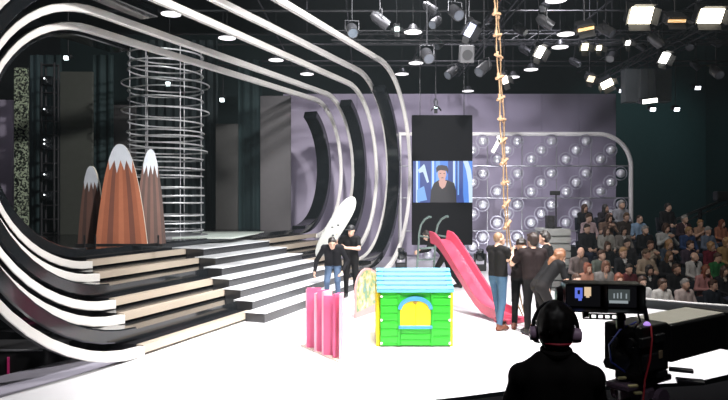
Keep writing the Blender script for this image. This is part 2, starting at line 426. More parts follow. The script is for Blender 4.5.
# ------------------------------------------------------------------ hanging LED screen
Ys = 20.0; sx0, sx1 = X(412, Ys), X(472.5, Ys); sz0, sz1 = Z(245, Ys), Z(115, Ys); scx = (sx0 + sx1) / 2
t = thing('led_screen', 'tall black video board hanging behind the slide, showing a man in a black shirt', 'screen', (scx, Ys, sz0))
b = MB(); b.box((scx, Ys + .06, (sz0 + sz1) / 2), (sx1 - sx0, .12, sz1 - sz0), bevel=.01); b.build('board', mat('led_black', (.008, .008, .009), .85, spec=.08), t)
b = MB()
for dx in (-.7, .7): b.cyl((scx + dx, Ys + .06, sz1), (scx + dx, Ys + .06, 11), .012, 6)
b.build('suspension_cable', M_DARKMETAL, t)
E_ = lambda n, c, s=1: mat(n, (0, 0, 0), .5, emit=c, es=s)
SM = [E_('pic_blue', (.07, .26, .85)), E_('pic_pale', (.62, .8, 1.0)), E_('pic_deep', (.02, .06, .3)), E_('pic_skin', (.75, .42, .36)), E_('pic_black', (.006, .005, .012)), E_('pic_hair', (.03, .02, .03)), E_('pic_mid', (.2, .45, .95))]
b = MB(); lay = [0]
def quad(i, pts, dl=0):
    lay[0] += 1; y = Ys - .004 - .0006 * lay[0]
    b.mat(i); b.face([(X(px, Ys), y, Z(py, Ys)) for px, py in pts])
def ell(i, cx_, cy_, rx_, ry_): quad(i, [(cx_ + rx_ * math.cos(a), cy_ + ry_ * math.sin(a)) for a in [2 * PI * k / 24 for k in range(24)]])
quad(0, [(413, 161), (472.4, 161), (472.4, 202.5), (413, 202.5)])
for a, c, i in [(413, 416, 2), (416, 418, 1), (420, 431, 2), (432, 434, 1), (436, 440, 6), (448, 453, 2), (453, 455, 1), (456, 463, 2), (457.5, 459, 6)]: quad(i, [(a, 161), (c, 161), (c, 202.5), (a, 202.5)])
quad(1, [(463, 161), (468, 161), (471, 170), (472.4, 182), (472.4, 202.5), (469, 202.5), (468, 182), (466, 170)])
quad(1, [(418, 170), (424, 164), (425, 166), (429, 182), (427, 183), (423, 172), (419, 173)])
quad(6, [(417, 190), (424, 186), (427, 200), (417, 202)])
quad(2, [(453, 196), (463, 194), (464, 202.5), (452, 202.5)])
quad(4, [(430, 202.5), (431, 190), (434, 183), (439, 180), (447, 180), (454, 183), (456, 190), (456.5, 202.5)])
quad(3, [(438.5, 181), (447, 181), (445, 187), (442, 189), (439.5, 186)])
ell(3, 442, 174, 4.2, 6.5); quad(3, [(439.5, 178), (445, 178), (446, 184), (439, 184)])
quad(5, [(436.5, 173), (436, 168), (438, 165.5), (442, 165), (447, 166), (448.5, 170), (447.5, 174), (446.5, 171), (441, 170), (438, 171)])
ell(5, 440.3, 173.5, .8, .4); ell(5, 444.2, 173.5, .8, .4); ell(5, 442.3, 177.8, 1.4, .35)
b.build('picture', SM, t)

# ------------------------------------------------------------------ playhouse
Yh = 9.86; hx0, hx1 = X(379.5, Yh), X(451.5, Yh); hc = (hx0 + hx1) / 2; hw = hx1 - hx0; D = .95
G = mat('house_green', (.025, .46, .02), .4, var=.04); YE = mat('house_yellow', (.72, .6, .01), .4, var=.04); LB = mat('house_blue', (.13, .42, .54), .4, var=.04)
LBD = mat('house_blue_dark', (.02, .13, .24), .5); LB2 = mat('house_arch_blue', (.06, .26, .5), .4); WH = mat('cap_white', (.8, .8, .72), .4); GD = mat('house_green_rib', (.02, .37, .018), .4, var=.04)
t = thing('playhouse', 'plastic toy playhouse with green walls, yellow shutters and light blue roof', 'playhouse', (hc, Yh, 0))
wz = .87
def wall_mesh(x0, x1, y0, y1):
    b = MB(); b.box(((x0 + x1) / 2, (y0 + y1) / 2, wz / 2 + .01), (x1 - x0, y1 - y0, wz - .02), bevel=.008)
    return b
b = wall_mesh(hx0 + .012, hx1 - .012, Yh, Yh + .05)
for i in range(7):   # moulded horizontal boards
    z = .06 + i * .12
    for (a, c) in ((hx0 + .025, hc - .27), (hc + .27, hx1 - .025)): b.box(((a + c) / 2, Yh - .004, z + .045), (c - a, .02, .085), bevel=.006)
    if i < 3: b.box((hc, Yh - .004, z * .8 + .02), (.46, .02, .07), bevel=.006)
fw = b.build('front_wall', G, t)
b = MB()
for dx in (-.26, .26): b.box((hc + dx, Yh - .012, wz / 2), (.035, .03, wz - .04), bevel=.006)
b.build('wall_rib', GD, fw)
wall_mesh(hx0 + .05, hx1 - .05, Yh + D - .05, Yh + D).build('back_wall', G, t)
for x in (hx0 - .04, hx1 - .02):
    b = MB(); b.box((x + .02, Yh + D / 2, wz / 2), (.05, D - .1, wz), bevel=.006)
    for i in range(7): b.box((x + .02, Yh + D / 2, .06 + i * .12), (.066, D - .16, .07), bevel=.006)
    b.prism([(x - .005, Yh + .06, wz - .01), (x - .005, Yh + D - .06, wz - .01), (x - .005, Yh + D / 2, wz + .3)], (.05, 0, 0))
    b.build('side_wall', YE, t)
for x in (hx0 - .02, hx1 + .0):
    for y in (Yh + .075, Yh + D - .075):
        b = MB(); b.cyl((x, y, 0), (x, y, wz), .035, 14); p_ = b.build('corner_post', YE, t, smooth=True)
        if y < Yh + .2:
            for z in (.06, .42, .79):
                b = MB(); b.sphere((x + (.05 if x < hc else -.03), Yh - .008, z), (.022, .016, .022), 12, 8); b.build('screw_cap', WH, p_, smooth=True)
# arched window with two shutters
wy = Yh - .012; zb_, zs_ = Z(326, Yh), Z(309, Yh); ww = 15.0 / F * Yh; zt_ = Z(298.5, Yh)
wx = X(415.2, Yh)
def arch(r_w, r_h, n=20): return [(wx + r_w * math.cos(a), zs_ + r_h * math.sin(a)) for a in [PI * k / n for k in range(n + 1)]]
for sgn in (-1, 1):
    pts = [p for p in arch(ww, zt_ - zs_)]
    half = [p for p in pts if (p[0] - wx) * sgn > .004]
    half = [(wx + sgn * .004, zt_)] + sorted(half, key=lambda p: -p[1]) + [(wx + sgn * ww, zb_), (wx + sgn * .004, zb_)]
    b = MB(); b.prism([(x, wy - .012, z) for x, z in half], (0, .02, 0)); s_ = b.build('shutter', YE, t)
b = MB(); ro = arch(ww + .035, zt_ - zs_ + .035); ri = arch(ww - .02, zt_ - zs_ - .03)
b.prism([(x, wy - .03, z) for x, z in ro] + [(x, wy - .03, z) for x, z in ri[::-1]], (0, .04, 0)); b.build('window_arch', LB2, t)
b = MB(); b.box((wx, wy - .02, zb_ - .012), (2 * ww + .06, .05, .045), bevel=.008); b.build('window_sill', LB2, t)
b = MB(); b.sphere((wx, wy - .012, zt_ - .06), (.035, .02, .022), 12, 8); b.build('keyhole_vent', mat('vent_dark', (.35, .2, .02), .6), t)
# roof of two slopes with slotted boards
zr = Z(268, Yh + D / 2); ze = .895
ov = .06
for sgn in (-1, 1):
    ye = Yh + D / 2 + sgn * (D / 2 + .05); yr = Yh + D / 2
    b = MB(); xa, xb = hx0 - .04, hx1 + .03
    b.mat(0); b.prism([(xa, yr, zr), (xb, yr, zr), (xb, ye, ze), (xa, ye, ze)], (0, 0, -.035))
    sl = Vector((0, ye - yr, ze - zr)); nn = Vector((0, sgn * (zr - ze), abs(ye - yr))).normalized()
    b.mat(0)
    for k in range(5):
        f0, f1 = k / 5 + .01, (k + 1) / 5 - .012
        A = Vector((0, yr, zr)) + sl * f0 + nn * .004; B = Vector((0, yr, zr)) + sl * f1 + nn * .022
        b.prism([(xa, A.y, A.z), (xb, A.y, A.z), (xb, B.y, B.z), (xa, B.y, B.z)], nn * -.02)
    rf = b.build('roof_slope', LB, t)
    b = MB()
    for k in range(1, 5):
        A = Vector((0, yr, zr)) + sl * (k / 5 - .02) + nn * .02; B = Vector((0, yr, zr)) + sl * (k / 5 + .018) + nn * .006
        b.prism([(xa + .1, A.y, A.z), (xb - .09, A.y, A.z), (xb - .09, B.y, B.z), (xa + .1, B.y, B.z)], nn * .006)
    b.build('roof_slot', LBD, rf)

# ------------------------------------------------------------------ pink zig-zag fence
A0, A1 = W(308, 346, 9.92), W(343, 361, 9.0); A0.z = A1.z = 0
t = thing('pink_fence', 'low pink fence of upright boards on a beige base left of the playhouse', 'fence', (A0 + A1) / 2)
e = (A1 - A0); L = e.length; e.normalize(); nv = Vector((-e.y, e.x, 0))
if nv.y > 0: nv = -nv
b = MB(); pp = [A0 - e * .04 + nv * .1, A1 + e * .07 + nv * .1, A1 + e * .07 - nv * .12, A0 - e * .04 - nv * .12]; b.prism(pp, (0, 0, .02)); b.build('base_board', mat('beige_ply', (.72, .6, .5), .6), t)
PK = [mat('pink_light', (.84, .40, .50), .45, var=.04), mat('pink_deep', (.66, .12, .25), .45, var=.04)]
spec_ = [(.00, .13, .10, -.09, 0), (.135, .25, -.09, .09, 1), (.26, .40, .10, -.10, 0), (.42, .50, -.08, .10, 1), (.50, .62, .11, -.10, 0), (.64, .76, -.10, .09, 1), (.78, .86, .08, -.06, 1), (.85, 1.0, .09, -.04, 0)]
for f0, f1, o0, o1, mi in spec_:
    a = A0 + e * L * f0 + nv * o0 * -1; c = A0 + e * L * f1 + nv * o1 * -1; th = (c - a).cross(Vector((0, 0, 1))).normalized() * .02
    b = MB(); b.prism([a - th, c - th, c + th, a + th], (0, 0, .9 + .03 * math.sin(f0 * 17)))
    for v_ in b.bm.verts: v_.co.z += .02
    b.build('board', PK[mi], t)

# ------------------------------------------------------------------ painted board leaning behind the playhouse
t = thing('painted_board', 'round-topped board painted with pale trees, standing left of the playhouse', 'painted board', (X(366, 12.2), 12.2, 0))
m = bpy.data.materials.new('pastel_paint'); m.use_nodes = True; nt = m.node_tree; bs = nt.nodes['Principled BSDF']
tc = nt.nodes.new('ShaderNodeTexCoord'); ns = nt.nodes.new('ShaderNodeTexNoise'); ns.inputs['Scale'].default_value = 7; ns.inputs['Detail'].default_value = 3
cr = nt.nodes.new('ShaderNodeValToRGB'); els = cr.color_ramp.elements
els[0].position = .3; els[0].color = (.13, .24, .28, 1); els[1].position = .72; els[1].color = (.5, .25, .24, 1)
for p_, c_ in [(.42, (.14, .25, .09, 1)), (.5, (.45, .36, .14, 1)), (.58, (.24, .36, .28, 1)), (.65, (.55, .48, .36, 1))]:
    q = els.new(p_); q.color = c_
nt.links.new(tc.outputs['Object'], ns.inputs['Vector']); nt.links.new(ns.outputs['Fac'], cr.inputs['Fac']); nt.links.new(cr.outputs['Color'], bs.inputs['Base Color']); MATS['pastel'] = m
Pa, Pb = Vector((X(355.5, 12.2), 12.2, 0)), Vector((X(381, 13.2), 13.2, 0)); e = (Pb - Pa); Lb = e.length; e.normalize(); nb = Vector((e.y, -e.x, 0))
prof = [(0, 0), (0, .62), (.04, .75), (.12, .86), (.25, .95), (.4, .985), (.55, .97), (.7, .9), (.85, .8), (1, .7), (1, 0)]
b = MB(); b.prism([Pa + e * Lb * f + Vector((0, 0, .95 * z + .001)) for f, z in prof], -nb * .03); bo = b.build('board', [mat('board_edge_pink', (.5, .27, .26), .6)], t)
b = MB(); b.prism([Pa + e * Lb * f + nb * .004 + Vector((0, 0, .95 * z)) for f, z in [(.04, .12), (.04, .62), (.08, .73), (.15, .83), (.27, .91), (.4, .945), (.55, .93), (.7, .86), (.85, .76), (.97, .67), (.97, .2)]], nb * .001)
b.build('painting', m, bo)
b = MB(); q = Pa + e * Lb * .6; b.prism([q - nb * .03, q - nb * .4, q - nb * .03 + Vector((0, 0, .6))], e * .03); b.build('strut', mat('ply', (.5, .4, .3), .7), t)

# ------------------------------------------------------------------ slide
PINK = mat('slide_pink', (.42, .05, .09), .3, var=.05); GG = mat('rail_grey_green', (.12, .17, .155), .4, .3)
top = W(439, 240, 13.6); bot = W(507, 318, 11.95); bot.z = .09
t = thing('slide', 'pink plastic children slide with grey handrails behind the playhouse', 'slide', (bot.x, bot.y, 0))
N = 26; rows = []
d = Vector((bot.x - top.x, bot.y - top.y, 0)); Ld = d.length; d.normalize(); sd = Vector((-d.y, d.x, 0))     # sideways, away from the viewer
for i in range(N + 1):
    f = i / N
    zz = top.z + (bot.z - top.z) * float(np.interp(f, [0, .08, .16, .3, .5, .68, .78, .86, .92, 1], [0, .02, .1, .29, .585, .84, .935, .97, .985, 1]))
    c = Vector((top.x, top.y, 0)) + d * (Ld * f); c.z = zz
    w_ = .24; hh = .2 - .06 * f
    sec = [(-w_ - .035, hh), (-w_ + .01, hh), (-w_ + .05, 0.015), (w_ - .05, .015), (w_ - .01, hh), (w_ + .035, hh), (w_ + .0, -.06), (-w_ - .0, -.06)]
    rows.append([c + sd * a + Vector((0, 0, z)) for a, z in sec])
MB().sweep(rows).build('chute', PINK, t, smooth=True)
b = MB(); cc = bot + d * .1; b.box((cc.x, cc.y, .05), (.36, .56, .1), rot=Matrix(((d.x, sd.x, 0), (d.y, sd.y, 0), (0, 0, 1))), bevel=.03); b.build('landing_foot', PINK, t)
for sgn in (-1, 1):
    base = Vector((top.x, top.y, 0)) - d * .10 + sd * (sgn * .24); b = MB()
    foot = base - d * .45; foot.z = 0
    pk = base.copy(); pk.z = top.z + .12
    b.tube([foot, base - d * .30 + Vector((0, 0, top.z - .1)), base - d * .28 + Vector((0, 0, top.z + .15)), base - d * .22 + Vector((0, 0, top.z + .32)), base - d * .1 + Vector((0, 0, top.z + .44)), base + d * .04 + Vector((0, 0, top.z + .50)), base + d * .12 + Vector((0, 0, top.z + .5))], .024, 8)
    b.tube([base - d * .28 + Vector((0, 0, top.z + .08)), base + d * .05 + Vector((0, 0, top.z + .06))], .018, 8)
    b.build('handrail', GG, t, smooth=True)
for k in range(5):
    f = .14 + .18 * k; b = MB()
    p = Vector((top.x, top.y, 0)) - d * (.55 - .15 * f); p.z = (top.z) * f
    b.cyl(p - sd * .24, p + sd * .24, .022, 8); b.build('rung', GG, t)

# ------------------------------------------------------------------ rope ladder
ROPE = mat('rope_tan', (.30, .19, .10), .8, bump=.5, nscale=90); WOOD = mat('rung_wood', (.42, .26, .15), .6)
t = thing('rope_ladder', 'tan rope ladder hanging from the ceiling down into the group of people', 'rope ladder', (X(497, 11.5), 11.5, 10.9))
def lad(z):      # centre of the ladder at height z
    xt, zt_2 = X(496, 11.5), 5.95; xb_, zb2 = X(508, 11.5), 1.55
    return Vector((xt + (xb_ - xt) * (zt_2 - z) / (zt_2 - zb2), 11.5, z))
off = Vector((.06, .15, 0))
for sgn in (-1, 1):
    pts = [lad(z) + off * sgn + Vector((.012 * math.sin(z * 5 + sgn), 0, 0)) for z in np.arange(10.9, 1.5, -.12)]
    pts += [W(511 + 2 * sgn, 262, 11.45), W(515 + 2 * sgn, 272, 11.4), W(518 + 1 * sgn, 290, 11.3), W(520 + 2 * sgn, 305, 11.25), W(524 + sgn, 316, 11.2)]
    MB().tube(pts, .013, 6).build('rope', ROPE, t, smooth=True)
z = 10.7; k = 0
while z > 1.5:
    c = lad(z); b = MB(); tilt = Vector((.02, 0, .06 * (1 if k % 3 else .3)))
    b.cyl(c - off * 1.35 - tilt, c + off * 1.35 + tilt, .028, 10); b.tube([c + off - Vector((0, 0, .05)), c + off + Vector((0, 0, .05))], .026, 6); b.tube([c - off - Vector((0, 0, .05)), c - off + Vector((0, 0, .05))], .026, 6)
    b.build('rung', WOOD, t); z -= .385; k += 1
b = MB(); p = W(496, 146, 11.3); b.box(p, (.06, .02, .26), rot=ry(28)); b.box(p + Vector((.05, 0, .12)), (.05, .02, .12), rot=ry(-15)); b.build('white_tape', mat('tape_white', (.85, .83, .75), .6), t)

# ------------------------------------------------------------------ surfboard
t_c = (W(354, 197, 14.62) + W(317, 257, 14.42)) / 2; ax = (W(354, 197, 14.62) - W(317, 257, 14.42)); Lx = ax.length; ax.normalize()
sw = Vector((ax.z, 0, -ax.x)); sw = (sw - ax * sw.dot(ax)).normalized(); nn = ax.cross(sw).normalized()
b = MB(); rows = []; NB = 30
for i in range(NB + 1):
    f = i / NB; u = 2 * f - 1
    w_ = .195 * max(.02, (1 - abs(u) ** 3.2)) ** .5 * (1 + .08 * u); th = .035 * max(.15, (1 - abs(u) ** 4))
    c = t_c + ax * (u * Lx / 2) + nn * (.05 * u * u)
    rows.append([c + sw * (w_ * math.cos(a)) + nn * (th * math.sin(a)) for a in [2 * PI * k / 16 for k in range(16)]])
t = thing('surfboard', 'white surfboard held upright between the two men by the stairs', 'surfboard', t_c)
b.sweep(rows).build('deck', mat('board_white', (.40, .41, .385), .35, var=.03), t, smooth=True)
side = -1 if nn.y > 0 else 1
b = MB()
for (u_, v_) in [(-.05, -.06), (.06, .03), (-.2, .05)]:
    c = t_c + ax * u_ + sw * v_ + nn * (side * .036); b.box(c, (.05, .012, .03), bevel=.004)
b.build('fin_plug', M_DARKMETAL, t)

# ------------------------------------------------------------------ human figures: one continuous surface from blended limbs
def surface_nets(Fd, origin, h):
    nx, ny, nz = Fd.shape; inside = Fd < 0
    acc = np.zeros((nx - 1, ny - 1, nz - 1, 3)); cnt = np.zeros((nx - 1, ny - 1, nz - 1))
    corners = [(i, j, k) for i in (0, 1) for j in (0, 1) for k in (0, 1)]
    sl = lambda c: (slice(c[0], nx - 1 + c[0]), slice(c[1], ny - 1 + c[1]), slice(c[2], nz - 1 + c[2]))
    for a in corners:
        for ax_ in range(3):
            if a[ax_]: continue
            c = list(a); c[ax_] = 1; A, B = Fd[sl(a)], Fd[sl(tuple(c))]
            m_ = (A < 0) != (B < 0)
            tt = np.where(m_, A / np.where(m_, A - B, 1), 0)
            for d_ in range(3):
                acc[..., d_] += np.where(m_, a[d_] + (tt if d_ == ax_ else 0), 0)
            cnt += m_
    act = cnt > 0; idx = -np.ones(act.shape, int); idx[act] = np.arange(act.sum())
    ii = np.argwhere(act); verts = (ii + acc[act] / cnt[act][:, None]) * h + origin
    faces = []
    for ax_ in range(3):
        o1, o2 = (ax_ + 1) % 3, (ax_ + 2) % 3
        A = inside; B = np.roll(inside, -1, ax_)
        ch = A != B
        s_ = [slice(1, -1)] * 3; s_[ax_] = slice(0, -1)
        mask = np.zeros_like(ch); mask[tuple(s_)] = ch[tuple(s_)]
        pts = np.argwhere(mask)
        if not len(pts): continue
        e1 = np.zeros(3, int); e1[o1] = 1; e2 = np.zeros(3, int); e2[o2] = 1
        g = lambda p: idx[p[:, 0], p[:, 1], p[:, 2]]
        q = np.stack([g(pts - e1 - e2), g(pts - e2), g(pts), g(pts - e1)], 1)
        flip = ~inside[pts[:, 0], pts[:, 1], pts[:, 2]]
        q[flip] = q[flip][:, ::-1]; faces.append(q)
    return verts, np.concatenate(faces)
def pd(pr, P):
    if pr[0] == 'c':
        _, a, b_, ra, rb, _t = pr; ab = b_ - a; L2 = max(1e-9, ab @ ab)
        tt = np.clip(((P - a) @ ab) / L2, 0, 1); return np.linalg.norm(P - a - tt[..., None] * ab, axis=-1) - (ra + (rb - ra) * tt)
    _, c, r, Rm, _t = pr; q = (P - c) @ Rm
    k0 = np.linalg.norm(q / r, axis=-1); k1 = np.linalg.norm(q / (r * r), axis=-1) + 1e-9
    return k0 * (k0 - 1) / k1
def pb(pr):
    if pr[0] == 'c':
        r = np.array([pr[3], pr[4]]); return np.minimum(pr[1] - pr[3], pr[2] - pr[4]), np.maximum(pr[1] + pr[3], pr[2] + pr[4])
    m_ = max(pr[2]); return pr[1] - m_, pr[1] + m_
def sdf_mesh(name, prims, h, k, matmap):
    lo = np.min([pb(p)[0] for p in prims], 0) - 3 * h; hi = np.max([pb(p)[1] for p in prims], 0) + 3 * h
    n = np.ceil((hi - lo) / h).astype(int) + 1
    Fd = np.full(n, .5); axs = [lo[i] + h * np.arange(n[i]) for i in range(3)]
    for p in prims:
        a, b_ = pb(p); pad = k + 2 * h
        i0 = np.maximum(0, np.floor((a - pad - lo) / h).astype(int)); i1 = np.minimum(n, np.ceil((b_ + pad - lo) / h).astype(int) + 1)
        G_ = np.stack(np.meshgrid(*[axs[i][i0[i]:i1[i]] for i in range(3)], indexing='ij'), -1)
        s_ = tuple(slice(i0[i], i1[i]) for i in range(3)); dd = pd(p, G_); cur = Fd[s_]
        hh = np.maximum(k - np.abs(cur - dd), 0) / k; Fd[s_] = np.minimum(cur, dd) - hh * hh * k * .25
    V, Q = surface_nets(Fd, lo, h)
    me = bpy.data.meshes.new(name); me.from_pydata(V.tolist(), [], Q.tolist())
    tags = sorted({p[-1] for p in prims}); mats = []; slot = {}
    for tg in tags:
        mm = matmap[tg]
        if mm not in mats: mats.append(mm)
        slot[tg] = mats.index(mm)
    for mm in mats: me.materials.append(mm)
    if len(mats) > 1:
        C_ = V[Q].mean(1); best = np.full(len(C_), 9.); bi = np.zeros(len(C_), int)
        for p in prims:
            dd = pd(p, C_); m_ = dd < best; best[m_] = dd[m_]; bi[m_] = slot[p[-1]]
        me.polygons.foreach_set('material_index', bi.astype(np.int32))
    me.polygons.foreach_set('use_smooth', np.ones(len(Q), bool)); me.update()
    return me
v3 = lambda *a: np.array(a, float)
I3 = np.eye(3)
STAND = dict(pelvis=v3(0, 0, .95), chest=v3(0, .0, 1.3), head=v3(0, .035, 1.615), lat=v3(1, 0, 0), hip_lat=v3(1, 0, 0), hyaw=0, hpitch=0,
             el=v3(-.27, -.03, 1.13), er=v3(.27, -.03, 1.13), wl=v3(-.27, .08, .9), wr=v3(.27, .08, .9), kl=v3(-.11, .03, .5), kr=v3(.11, .03, .5), al=v3(-.12, -.02, .085), ar=v3(.12, -.02, .085), tl=v3(-.15, .15, .045), tr=v3(.15, .15, .045))
SEAT = dict(STAND, pelvis=v3(0, 0, .55), chest=v3(0, -.01, .9), head=v3(0, .03, 1.21), el=v3(-.26, .06, .74), er=v3(.26, .06, .74), wl=v3(-.12, .27, .66), wr=v3(.12, .27, .66),
            kl=v3(-.13, .44, .52), kr=v3(.13, .44, .52), al=v3(-.13, .42, .09), ar=v3(.13, .42, .09), tl=v3(-.15, .58, .05), tr=v3(.15, .58, .05))
def unit(v): return v / max(1e-9, np.linalg.norm(v))
def figure(J, sleeve='long', bulk=1.0, sho=.115, jacket=False, fingers=True, collar=False, curl=.6, hdl=None, hdr=None):
    P = []; c = lambda a, b_, ra, rb, tg: P.append(('c', np.array(a, float), np.array(b_, float), ra, rb, tg))
    lat = unit(J['lat']); hl = unit(J['hip_lat']); pe, ch, hd = J['pelvis'], J['chest'], J['head']
    up = unit(ch - pe); nb_ = ch + up * .17; fwd = unit(np.cross(up, lat)); fwd = fwd if True else -fwd
    shl, shr = ch + up * sho - lat * .175 * bulk, ch + up * sho + lat * .175 * bulk
    c(shl, ch + up * min(sho + .02, .115), .07 * bulk, .075 * bulk, 'top'); c(shr, ch + up * min(sho + .02, .115), .07 * bulk, .075 * bulk, 'top'); c(ch + up * .13 - lat * .08, nb_ - up * .01, .07, .055, 'top'); c(ch + up * .13 + lat * .08, nb_ - up * .01, .07, .055, 'top')
    for s in (-1, 1):
        c(ch + lat * s * .085 * bulk + up * .04, ch * .45 + pe * .55 + hl * s * .07 * bulk, .107 * bulk, .1 * bulk, 'top')
        c(ch * .45 + pe * .55 + hl * s * .07 * bulk, pe + up * .04 + hl * s * .075, .1 * bulk, .108 * bulk, 'top')
        c(pe + hl * s * .075 + up * .0, pe + hl * s * .08 - up * .06, .108, .1, 'pants')
    if jacket:
        for s in (-1, 1): c(pe + hl * s * .085 + up * .02, pe + hl * s * .09 - up * .08, .112, .112, 'top')
    Rh = np.array(Matrix.Rotation(math.radians(J['hyaw']), 3, 'Z') @ Matrix.Rotation(math.radians(J['hpitch']), 3, 'X'))
    H = lambda x, y, z: hd + Rh @ v3(x, y, z)
    c(nb_ + up * .0, H(0, -.025, -.07), .056, .05, 'skin')
    P.append(('e', H(0, -.008, .015), v3(.077, .095, .105), Rh, 'skin')); P.append(('e', H(0, .032, -.06), v3(.055, .06, .062), Rh, 'skin'))
    c(H(0, .09, .0), H(0, .106, -.03), .009, .014, 'skin')
    for s in (-1, 1): P.append(('e', H(s * .077, -.012, -.008), v3(.012, .02, .03), Rh, 'skin'))
    if collar: c(ch + up * .14 + fwd * .045 - lat * .03, ch + up * .06 + fwd * .085, .03, .02, 'collar'); c(ch + up * .14 + fwd * .045 + lat * .03, ch + up * .06 + fwd * .085, .03, .02, 'collar')
    for s, sh, el, wr, hdv in ((-1, shl, J['el'], J['wl'], hdl), (1, shr, J['er'], J['wr'], hdr)):
        ua = .052 * bulk
        if sleeve == 'short':
            md = sh * .35 + el * .65; c(sh, md, ua + .008, ua + .006, 'top'); c(md, el, .046, .041, 'skin'); c(el, wr, .041, .028, 'skin')
        else:
            c(sh, el, ua + .006, ua - .004, 'top'); c(el, wr + unit(wr - el) * -.01, ua - .004, .036, 'top'); c(wr - unit(wr - el) * .03, wr, .028, .027, 'skin')
        dv = unit(hdv if hdv is not None else (wr - el)); inn = -lat * s; pn = unit(inn - dv * (inn @ dv)); w_ = np.cross(dv, pn)
        for q in (-.022, 0, .022): c(wr + dv * .015 + w_ * q * .6, wr + dv * .085 + w_ * q, .017, .015, 'skin')
        for j, (q, ln) in enumerate(zip((-.033, -.011, .011, .032), (.06, .07, .072, .062))):
            a = wr + dv * .088 + w_ * q; d1 = unit(dv * math.cos(curl * .7) + pn * math.sin(curl * .7)); d2 = unit(dv * math.cos(curl * 1.7) + pn * math.sin(curl * 1.7))
            mid = a + d1 * ln * .55; c(a, mid, .0105, .0095, 'skin'); c(mid, mid + d2 * ln * .5, .0095, .008, 'skin')
        tb_ = wr + dv * .03 + w_ * .03; td = unit(dv * .7 + w_ * .6 + pn * .45); c(tb_ - w_ * .01, tb_ + td * .04, .014, .0115, 'skin'); c(tb_ + td * .04, tb_ + td * .04 + unit(td + dv * .6) * .03, .0115, .009, 'skin')
    for s, kn, an, to in ((-1, J['kl'], J['al'], J['tl']), (1, J['kr'], J['ar'], J['tr'])):
        hp = pe + hl * s * .088 - up * .05
        c(hp, kn, .093, .066, 'pants'); c(kn, an + (kn - an) * .1, .064, .05, 'pants')
        c(an + v3(0, 0, .02), an - v3(0, 0, .03), .045, .04, 'shoe'); fd = unit((to - an) * v3(1, 1, 0)); hb = an - fd * .03; hb[2] = an[2] - .04
        c(hb, an * .4 + to * .6 + v3(0, 0, .005), .042, .042, 'shoe'); c(an * .4 + to * .6, to, .042, .038, 'shoe')
    return P, H, Rh
def hair_prims(H, Rh, style):
    P = []; e = lambda c_, r: P.append(('e', c_, np.array(r, float), Rh, 'hair')); c = lambda a, b_, ra, rb: P.append(('c', a, b_, ra, rb, 'hair'))
    if style == 'crop':
        e(H(0, -.022, .028), (.081, .092, .102))
    elif style == 'short':
        e(H(0, -.024, .036), (.083, .096, .102)); c(H(-.035, .05, .1), H(.035, .05, .1), .026, .026); e(H(0, -.05, -.01), (.078, .06, .09))
    elif style == 'fringe':            # bald crown with hair round the sides
        for s in (-1, 1): c(H(s * .072, -.02, -.01), H(s * .045, -.08, -.0), .02, .026)
    elif style == 'bushy':
        e(H(0, -.036, .04), (.108, .112, .118)); e(H(0, -.045, -.02), (.104, .085, .118)); c(H(-.05, .06, .09), H(.05, .06, .09), .035, .035)
    elif style == 'bob':
        e(H(0, -.02, .033), (.088, .1, .106)); e(H(0, -.045, -.03), (.09, .065, .11)); c(H(-.05, .05, .09), H(.05, .05, .09), .025, .025)
        for s in (-1, 1): c(H(s * .078, .01, .03), H(s * .08, .01, -.1), .026, .03)
    elif style == 'xx': pass
    else:                              # long
        e(H(0, -.02, .033), (.087, .1, .105)); e(H(0, -.05, -.04), (.088, .062, .13))
        for s in (-1, 1): c(H(s * .076, .015, .03), H(s * .085, .02, -.14), .026, .034); c(H(s * .085, .02, -.14), H(s * .09, .03, -.25), .034, .022)
        c(H(0, -.07, -.1), H(0, -.085, -.27), .075, .05)
    if style in ('short', 'bushy', 'bob', 'long'):      # uneven tufts
        rg = random.Random(int(H(0, 0, 0)[0] * 977) + len(style))
        kk = {'short': .98, 'bushy': 1.17, 'bob': 1.0, 'long': 1.0}[style]
        for _ in range(46 if style != 'bushy' else 80):
            th, ph = rg.uniform(0, 2 * PI), rg.uniform(-.25, 1.5)
            x_, y_, z_ = .083 * math.cos(ph) * math.cos(th), .098 * math.cos(ph) * math.sin(th), .104 * math.sin(ph)
            if y_ > .035 and z_ < .085: continue
            p0 = H(x_ * kk, (y_ - .022) * kk, z_ * kk + .03); p1 = H(x_ * kk * 1.04, (y_ - .03) * kk * 1.04, z_ * kk - .0)
            c(p0, p1, rg.uniform(.012, .02), .008)
    return P
M_EYE = mat('eye_dark', (.03, .02, .015), .25); M_LIP = mat('lip', (.42, .17, .14), .5)
_nm = {}
def cloth(col, rough=.8):
    key = 'cloth_%02x%02x%02x' % tuple(int(min(1, x) * 255) for x in col)
    return mat(key, col, rough, var=.18, nscale=25, bump=.15, spec=.2)
def skin(col):
    return mat('skin_%02x%02x%02x' % tuple(int(x * 255) for x in col), col, .5, var=.05)
def hairm(col): return mat('hair_%02x%02x%02x' % tuple(int(x * 255) for x in col), col, .5, bump=.4, nscale=60)
